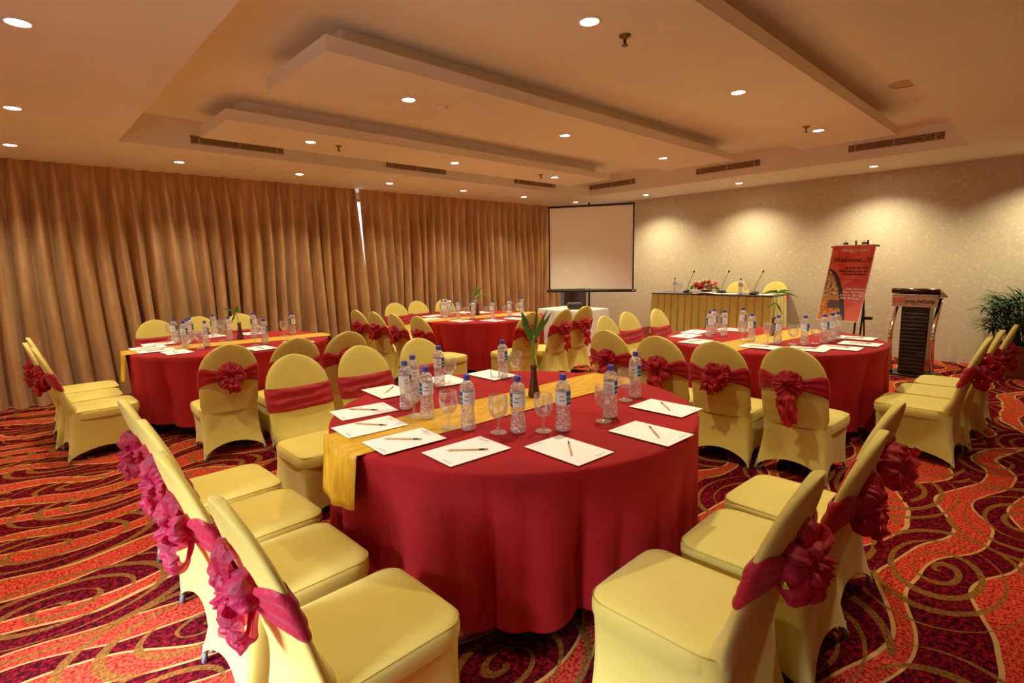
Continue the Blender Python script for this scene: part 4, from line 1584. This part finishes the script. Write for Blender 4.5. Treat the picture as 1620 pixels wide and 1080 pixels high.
tag(o, 'white floor-length cloth over the small table before the projection screen', 'tablecloth')
p = atz(909, 489, WZ)
t = thing('projector', (p.x, p.y, WZ + .001), math.atan2(UP.x, 1) * 0 - .76, 'squat black projector on the white cloth table', 'projector')
m = MB(); m.box((0, 0, .055), (.235, .20, .085), bev=.02); m.obj('body', M['black'], t)
m = MB(); m.box((0, .0, .101), (.215, .18, .012), bev=.005); m.obj('top_cover', plain('grey_plastic', srgb(92, 92, 96), .4), t)
for (sx, sy) in ((1, 1), (-1, 1), (1, -1), (-1, -1)):
    m = MB(); m.lathe([(.012, 0), (.012, .016)], 10, (sx * .08, sy * .065, 0)); m.obj('foot', M['black'], t)
m = MB(); m.lathe([(.03, 0), (.03, .02), (.022, .024)], 20)
lo = m.obj('lens', M['chrome'], t); lo.location = (.05, .098, .055); lo.rotation_euler = (-PI / 2, 0, 0)

SL, SR_ = atd(867.5, 330, 9.86), atd(1002.5, 322.5, 9.44)
SLB, SRB = atd(869.5, 458, 9.86), atd(1003, 458, 9.44)
cxy = (SL + SR_ + SLB + SRB) / 4
wv = (SR_ - SL); ang = math.atan2(wv.y, wv.x)
sw = math.hypot(wv.x, wv.y)
zt, zb = (SL.z + SR_.z) / 2, (SLB.z + SRB.z) / 2
t = thing('projection_screen', (cxy.x, cxy.y, 0), ang, 'white tripod projection screen with black border in the room corner', 'projection screen')
scr = plain('screen_white', srgb(250, 242, 222), .8, 0, .2, .01)
m = MB(); m.box((0, -.002, (zt + zb) / 2), (sw - .05, .004, zt - zb - .03)); m.obj('screen_fabric', scr, t)
m = MB()
for s in (-1, 1): m.box((s * (sw / 2 - .012), -.0035, (zt + zb) / 2), (.028, .006, zt - zb))
m.box((0, -.0035, zt - .008), (sw, .006, .02)); m.obj('black_border', M['black'], t)
m = MB(); m.box((0, .0, zb - .025), (sw + .09, .06, .055), bev=.015); m.obj('roller_case', M['black'], t)
m = MB(); m.box((sw / 2 + .0, -.032, zb - .02), (.05, .004, .014)); m.obj('badge', M['white_trim'], t)
m = MB(); m.box((0, 0, zt + .01), (sw + .02, .02, .024)); m.obj('top_bar', M['black'], t)
m = MB(); m.tube([(-.03, .045, .10), (-.03, .045, zt + .06)], .016, 10); m.obj('pole', M['blackmetal'], t)
m = MB(); m.tube([(-.03, .05, zt + .055), (-.03, .01, zt + .055), (-.03, 0, zt + .02)], .012, 8); m.obj('hook', M['black'], t)
for k in range(3):
    a = PI / 2 + k * 2 * PI / 3
    m = MB(); m.tube([(-.03, .045, .42), (-.03 + .36 * math.cos(a), .045 + .36 * math.sin(a), .012)], .011, 8); m.obj('leg', M['blackmetal'], t)

# ------------------------------------------------------------------ poster and easel
PTL, PTR = atx(1318, 388.5, 8.5), atx(1387, 386, 8.5)
PBL, PBR = atx(1291, 505, 8.2), atx(1358, 510, 8.2)
PW_ = .525; PH_ = 1.06


def poster_pt(u, v, lift=0.0):
    """u 0..1 across, v 0 bottom..1 top"""
    a = PBL.lerp(PBR, u); c = PTL.lerp(PTR, u)
    p = a.lerp(c, v)
    curl = .05 * max(0, .28 - v) / .28
    bow = .03 * math.sin(PI * v)
    p.x += bow - curl * curl * 12 * .05
    nx = Vector((-1, -.12, .28)).normalized()
    return p + nx * lift


def mat_poster():
    n = N('poster_print')
    uv = n.node('ShaderNodeUVMap').outputs[0]
    x, y, _ = n.sep(uv)
    f = n.noise(n.comb(x, n.m('MULTIPLY', y, 2.0)), 2.2, 2)
    c = n.mix(n.ramp(f, .35, .65), srgb(232, 58, 40), srgb(248, 106, 82))
    # darker ribbon shapes at the lower right
    dxx = n.m('SUBTRACT', x, .72); dyy = n.m('MULTIPLY', n.m('SUBTRACT', y, .42), 1.9)
    rr = n.m('SQRT', n.m('ADD', n.m('MULTIPLY', dxx, dxx), n.m('MULTIPLY', dyy, dyy)))
    wob = n.m('MULTIPLY', n.noise(n.comb(x, y), 6.0, 2), .2)
    c = n.mix(n.m('LESS_THAN', n.m('ADD', rr, wob), .34), c, srgb(224, 34, 22))
    d2 = n.m('SUBTRACT', n.m('ADD', n.m('MULTIPLY', y, 1.3), n.m('MULTIPLY', n.m('SUBTRACT', x, .95), n.m('SUBTRACT', x, .95))), .30)
    c = n.mix(n.m('MULTIPLY', n.m('LESS_THAN', d2, 0), .75), c, srgb(246, 96, 60))
    # photo zone bounded by a dark sweeping band
    edge = n.m('SUBTRACT', n.m('MULTIPLY', n.m('SQRT', n.m('MAXIMUM', n.m('SUBTRACT', .68, y), 0.0)), .76), x)
    ph = n.m('GREATER_THAN', edge, 0.0)
    band = n.m('MULTIPLY', n.m('LESS_THAN', n.m('ABSOLUTE', edge), .055), n.m('LESS_THAN', y, .68))
    top = n.m('GREATER_THAN', y, .33)
    ff = n.noise(n.comb(x, n.m('MULTIPLY', y, 2.0)), 16.0, 3)
    p1 = n.mix(n.ramp(ff, .4, .6), srgb(236, 206, 140), srgb(150, 70, 40))
    p2 = n.mix(n.ramp(ff, .42, .58), srgb(236, 160, 40), srgb(210, 84, 16))
    dark = n.m('MULTIPLY', n.m('MULTIPLY', n.m('GREATER_THAN', y, .16), n.m('LESS_THAN', y, .27)), n.m('GREATER_THAN', x, .18))
    p2 = n.mix(dark, p2, srgb(84, 62, 40))
    wall = n.m('MULTIPLY', n.m('GREATER_THAN', y, .27), 1.0)
    p2 = n.mix(wall, p2, srgb(214, 146, 66))
    pc = n.mix(top, p2, p1)
    c = n.mix(ph, c, pc)
    c = n.mix(band, c, srgb(52, 26, 16))
    # white margin
    bx = n.m('MINIMUM', x, n.m('SUBTRACT', 1.0, x)); by = n.m('MULTIPLY', n.m('MINIMUM', y, n.m('SUBTRACT', 1.0, y)), 2.0)
    mg = n.m('LESS_THAN', n.m('MINIMUM', bx, by), .018)
    c = n.mix(mg, c, srgb(250, 236, 216))
    return n.done(n.bsdf(c, .35, 0, .5))


POSTER = mat_poster()
m = MB()
m.grid(lambda u, v: poster_pt(u, v), 8, 20)
org = Vector((8.45, 2.1, 0))
m.v = [(a - org.x, bq - org.y, c) for (a, bq, c) in m.v]
me = m.mesh('poster', POSTER)
uvl = me.uv_layers.new(name='UVMap')
for poly in me.polygons:
    for li in poly.loop_indices:
        vi = me.loops[li].vertex_index
        uvl.data[li].uv = ((vi % 9) / 8, (vi // 9) / 20)
po = link('welcome_poster', me); po.location = org
tag(po, 'red welcome poster with white margin clipped to the easel', 'poster')


def poster_text(body, u, v, size, mat, shear=0.0, bold=0.0, align='C', name='lettering', sx=1.0):
    me = text_mesh(body, size, .0002, shear, bold)
    xs = [vv.co.x for vv in me.vertices]
    sh = 0.0
    if align == 'R': sh = -max(xs) * sx
    W = (PTR - PTL).length; H_ = (PTL - PBL).length
    for vv in me.vertices:
        uu = u + (vv.co.x * sx + sh) / W; vq = v + vv.co.y / H_
        p = poster_pt(uu, vq, .002 + vv.co.z) - org
        vv.co = p
    me.materials.clear(); me.materials.append(mat)
    me.update()
    return link(name, me, po)


poster_text('swiss-belhotel', .60, .925, .048, M['txt_white'], 0, .0014)
poster_text('MAKASSAR', .50, .896, .016, M['txt_white'])
poster_text('Welcome...!!!', .52, .80, .094, M['txt_black'], .3, .0024, sx=.88)
poster_text('Guest Meeting With', .93, .695, .042, M['txt_black'], 0, .0018, 'R', sx=.8)
poster_text('Global School Dealer and', .93, .652, .042, M['txt_black'], 0, .0018, 'R', sx=.8)
poster_text('Regional Participants', .93, .612, .042, M['txt_black'], 0, .0018, 'R', sx=.8)
poster_text('For your meeting and function ...!', .62, .545, .022, M['txt_black'], .2)
for k, s in enumerate(('Ruby Shower', 'Fairy Wedding', 'Love In The Sky', 'Kids Birthday')):
    poster_text(s, .72 - .02 * k, .42 - .04 * k, .042, M['txt_white'], .25, .0010)


def logo(m, f, mi=0):
    """slanted N-like mark in three strokes"""
    for pts in (((-.5, -.5), (-.28, -.5), (-.24, .28), (-.46, .28)), ((-.26, .28), (-.06, .28), (.20, -.34), (.0, -.34)), ((.18, -.34), (.40, -.34), (.5, .5), (.26, .5))):
        m.add([f(x, y) for x, y in pts], [list(range(len(pts)))], mi, False)


m = MB()
logo(m, lambda x, y: poster_pt(.29 + x * .10, .932 + y * .052, .003) - org)
m.obj('logo', M['txt_white'], po)

t = thing('easel', (8.62, 2.08, 0), 0, 'black metal easel holding the welcome poster beside the wall', 'easel')
eo = Vector((8.62, 2.08, 0))
m = MB(); m.tube([PTL - eo + Vector((.03, .03, -.02)), PTR - eo + Vector((.03, -.03, -.02))], .012, 8); m.obj('top_bar', M['blackmetal'], t)
e0 = PTL.lerp(PTR, .35) - eo; e1 = PTL.lerp(PTR, .78) - eo
f0 = atz(1350, 577, 0) - eo; f1 = atz(1357, 577, 0) - eo
ff0 = Vector((-.16, -.04, 0)); ff1 = Vector((-.16, -.11, 0))
m = MB(); m.tube([ff0, Vector((.01, -.02, .7)) + Vector((.06, 0, 0)), e0 + Vector((.06, -.08, .06))], .013, 8); m.obj('front_leg', M['blackmetal'], t)
m = MB(); m.tube([ff1, Vector((.01, -.10, .7)) + Vector((.06, 0, 0)), e1 + Vector((.06, 0, .06))], .013, 8); m.obj('front_leg', M['blackmetal'], t)
m = MB(); m.tube([Vector((.42, -.08, 0)), Vector((.0, -.07, 1.55))], .012, 8); m.obj('rear_leg', M['blackmetal'], t)
m = MB(); m.box((.01, -.18, .66), (.05, .10, .04)); m.obj('ledge', M['blackmetal'], t)
for (u) in (.30, .72):
    p = PTL.lerp(PTR, u) - eo
    m = MB(); m.box(p + Vector((.006, 0, .02)), (.03, .06, .03), bev=.006); m.tube([p + Vector((.0, -.018, .03)), p + Vector((-.004, 0, .062)), p + Vector((0, .018, .03))], .004, 6); m.obj('clip', M['bronze'], t)

# ------------------------------------------------------------------ lectern
LP = atz(1440, 594, 0)
t = thing('lectern', (LP.x, LP.y, 0), -PI / 2 - .05, 'dark wooden lectern with chrome curved side struts and a name plate', 'lectern')
m = MB(); m.box((0, .12, .012), (.46, .42, .024), bev=.006); m.obj('base', M['blackmetal'], t)
m = MB()
# tapered column: wider at the foot toward the back
zc0, zc1 = .024, .97


def colf(u, v):
    z = zc0 + (zc1 - zc0) * v
    w = .135 + .012 * v; d0 = -.02 - .0 * v; d1 = .28 - .10 * v
    pts = [(-w, d0), (w, d0), (w, d1), (-w, d1)]
    k = int(round(u * 4)) % 4
    return (pts[k][0], pts[k][1], z)


m.grid(colf, 4, 1, smooth=False)
m.obj('column', M['dark_wood'], t)
slm = plain('black_slats', srgb(18, 14, 13), .35)
for k in range(19):
    z = .06 + k * .048
    w = .135 + .012 * (z - zc0) / (zc1 - zc0)
    q = MB(); q.box((0, -.026, z), (2 * w - .03, .014, .036), bev=.004); q.obj('slat', slm, t)
m = MB()
m.box((0, .10, 1.035), (.50, .36, .03), rot=Matrix.Rotation(R(-14), 3, 'X'), bev=.006); m.box((0, .04, .99), (.40, .20, .05)); m.obj('desk', M['dark_wood'], t)
m = MB(); m.tube([(-.245, -.075, 1.075), (.235, -.075, 1.075)], .032, 16); m.obj('front_roll', M['dark_wood'], t)
m = MB(); m.tube([(.235, -.075, 1.075), (.255, -.075, 1.075)], .026, 16)
m.obj('brass_cap', M['brass'], t)
m = MB(); m.box((0, .285, .995), (.50, .014, .03)); m.obj('paper_stop', M['dark_wood'], t)
m = MB(); m.box((-.005, -.085, .955), (.46, .016, .155), bev=.003); np_ = m.obj('name_plate', M['plate'], t)
me = text_mesh('swiss-belhotel', .066, .0006, 0, .0015); me.materials.clear(); me.materials.append(M['txt_black'])
o = link('plate_lettering', me, np_); o.location = (.05, -.0945, .948); o.rotation_euler = (PI / 2, 0, 0); o.scale = (.80, 1, 1)
me = text_mesh('MAKASSAR', .018, .0004, 0, .0002, 1.3); me.materials.clear(); me.materials.append(M['txt_black'])
o = link('plate_lettering', me, np_); o.location = (.02, -.0945, .908); o.rotation_euler = (PI / 2, 0, 0)
m = MB(); logo(m, lambda x, y: (-.172 + x * .095, -.0945, .962 + y * .09)); m.obj('plate_logo', M['txt_orange'], np_)
for s in (-1, 1):
    m = MB()
    pts = []
    for k in range(25):
        v = k / 24
        z = .024 + .95 * v
        y = .06 - .20 * math.sin(PI * min(1, v * .80 + .08)) + .42 * max(0, v - .55) ** 1.2
        pts.append((s * .215, y, z))
    m.tube(pts, (.024, .010), 10, flat=(1, 0, 0))
    lg = m.obj('side_strut', M['chrome'], t)
    for v in (.52, .57, .62):
        k = int(v * 24); pz = pts[k]
        q = MB(); q.tube([(pz[0] - .014, pz[1] - .018, pz[2]), (pz[0] + .014, pz[1] - .018, pz[2])], .012, 8); q.obj('stud', M['chrome'], lg)

# ------------------------------------------------------------------ potted palm
PPX, PPY = 8.95, .33
o_ = thing('potted_palm', (PPX, PPY, 0), 0, 'bushy green fan palm in a square terracotta planter beside the wall', 'plant')
m = MB()
rows = []
for (s, z) in ((.165, 0), (.17, .02), (.205, .33), (.23, .335), (.235, .345), (.235, .40), (.21, .405), (.20, .36)):
    rows.append([(p.x, p.y, z) for p in resample(rrect(s, -s, s, .03), 48)])
vs = [p for r_ in rows for p in r_]; fs = []
for j in range(len(rows) - 1):
    for i in range(48): fs.append((j * 48 + i, j * 48 + (i + 1) % 48, (j + 1) * 48 + (i + 1) % 48, (j + 1) * 48 + i))
fs.append(tuple(reversed(range(48))))
m.add(vs, fs, 0, False)
m.obj('planter', M['terracotta'], o_)
m = MB(); m.add([(p.x, p.y, .365) for p in resample(rrect(.205, -.205, .205, .03), 48)], [tuple(range(48))]); m.obj('soil', M['soil'], o_)
rp = random.Random(21)
for k in range(92):
    a = rp.uniform(0, 2 * PI); rr = rp.uniform(0, .13)
    b0 = Vector((rr * math.cos(a), rr * math.sin(a), .36))
    lean = rp.uniform(.1, .75)
    hgt = rp.uniform(.20, .66)
    a2 = a + rp.uniform(-.5, .5)
    tip = b0 + Vector((math.cos(a2) * lean * .45, math.sin(a2) * lean * .45, hgt))
    if tip.x + PPX > 9.42: tip.x = 9.42 - PPX - rp.uniform(.0, .08)
    m = MB()
    m.tube([b0, b0.lerp(tip, .5) + Vector((0, 0, .03)), tip], .004, 6)
    outd = Vector((math.cos(a2) * (.4 + lean), math.sin(a2) * (.4 + lean), .55)).normalized()
    nb = rp.randint(7, 10)
    sd = outd.cross(Vector((0, 0, 1))).normalized(); upv = sd.cross(outd).normalized()
    for q in range(nb):
        th = (q / (nb - 1) - .5) * R(190)
        d = outd * math.cos(th) + sd * math.sin(th) * .95 + upv * rp.uniform(-.05, .25)
        L = rp.uniform(.22, .38) * (1 - .25 * abs(th) / R(95))
        if tip.x + d.x * L + PPX > 9.5: d.x = min(d.x, (9.5 - PPX - tip.x) / L)
        leaf(m, tip, d, L, .0135, .09 + .05 * rp.random(), 0, 6)
    m.obj('frond', M['palm'], o_)

# ------------------------------------------------------------------ daylight and world
w = bpy.data.worlds.new('world'); SC.world = w
w.use_nodes = True
bg = w.node_tree.nodes['Background']
bg.inputs[0].default_value = (.80, .90, 1.0, 1); bg.inputs[1].default_value = 1.6


def area(loc, rot, sx, sy, power, col):
    ld = bpy.data.lights.new('window_daylight', 'AREA'); ld.shape = 'RECTANGLE'; ld.size = sx; ld.size_y = sy
    ld.energy = power; ld.color = col
    o = bpy.data.objects.new('window_daylight', ld); COL.objects.link(o); o.location = loc; o.rotation_euler = rot
    return o


area((X0 + .06, 1.75, 1.55), (0, -PI / 2 + R(40), 0), .6, 2.0, 50, (.76, .88, 1.15)).data.spread = R(50)

SC.view_settings.view_transform = 'Standard'
SC.view_settings.look = 'None'
SC.view_settings.exposure = 0.46
SC.view_settings.gamma = 1.10
SC.cycles.use_denoising = True
SC.cycles.max_bounces = 10
SC.cycles.diffuse_bounces = 5
SC.cycles.glossy_bounces = 4
SC.cycles.transmission_bounces = 10
SC.cycles.transparent_max_bounces = 16
SC.cycles.sample_clamp_indirect = 6.0
SC.cycles.caustics_reflective = False
SC.cycles.caustics_refractive = False
SC.cycles.use_light_tree = True
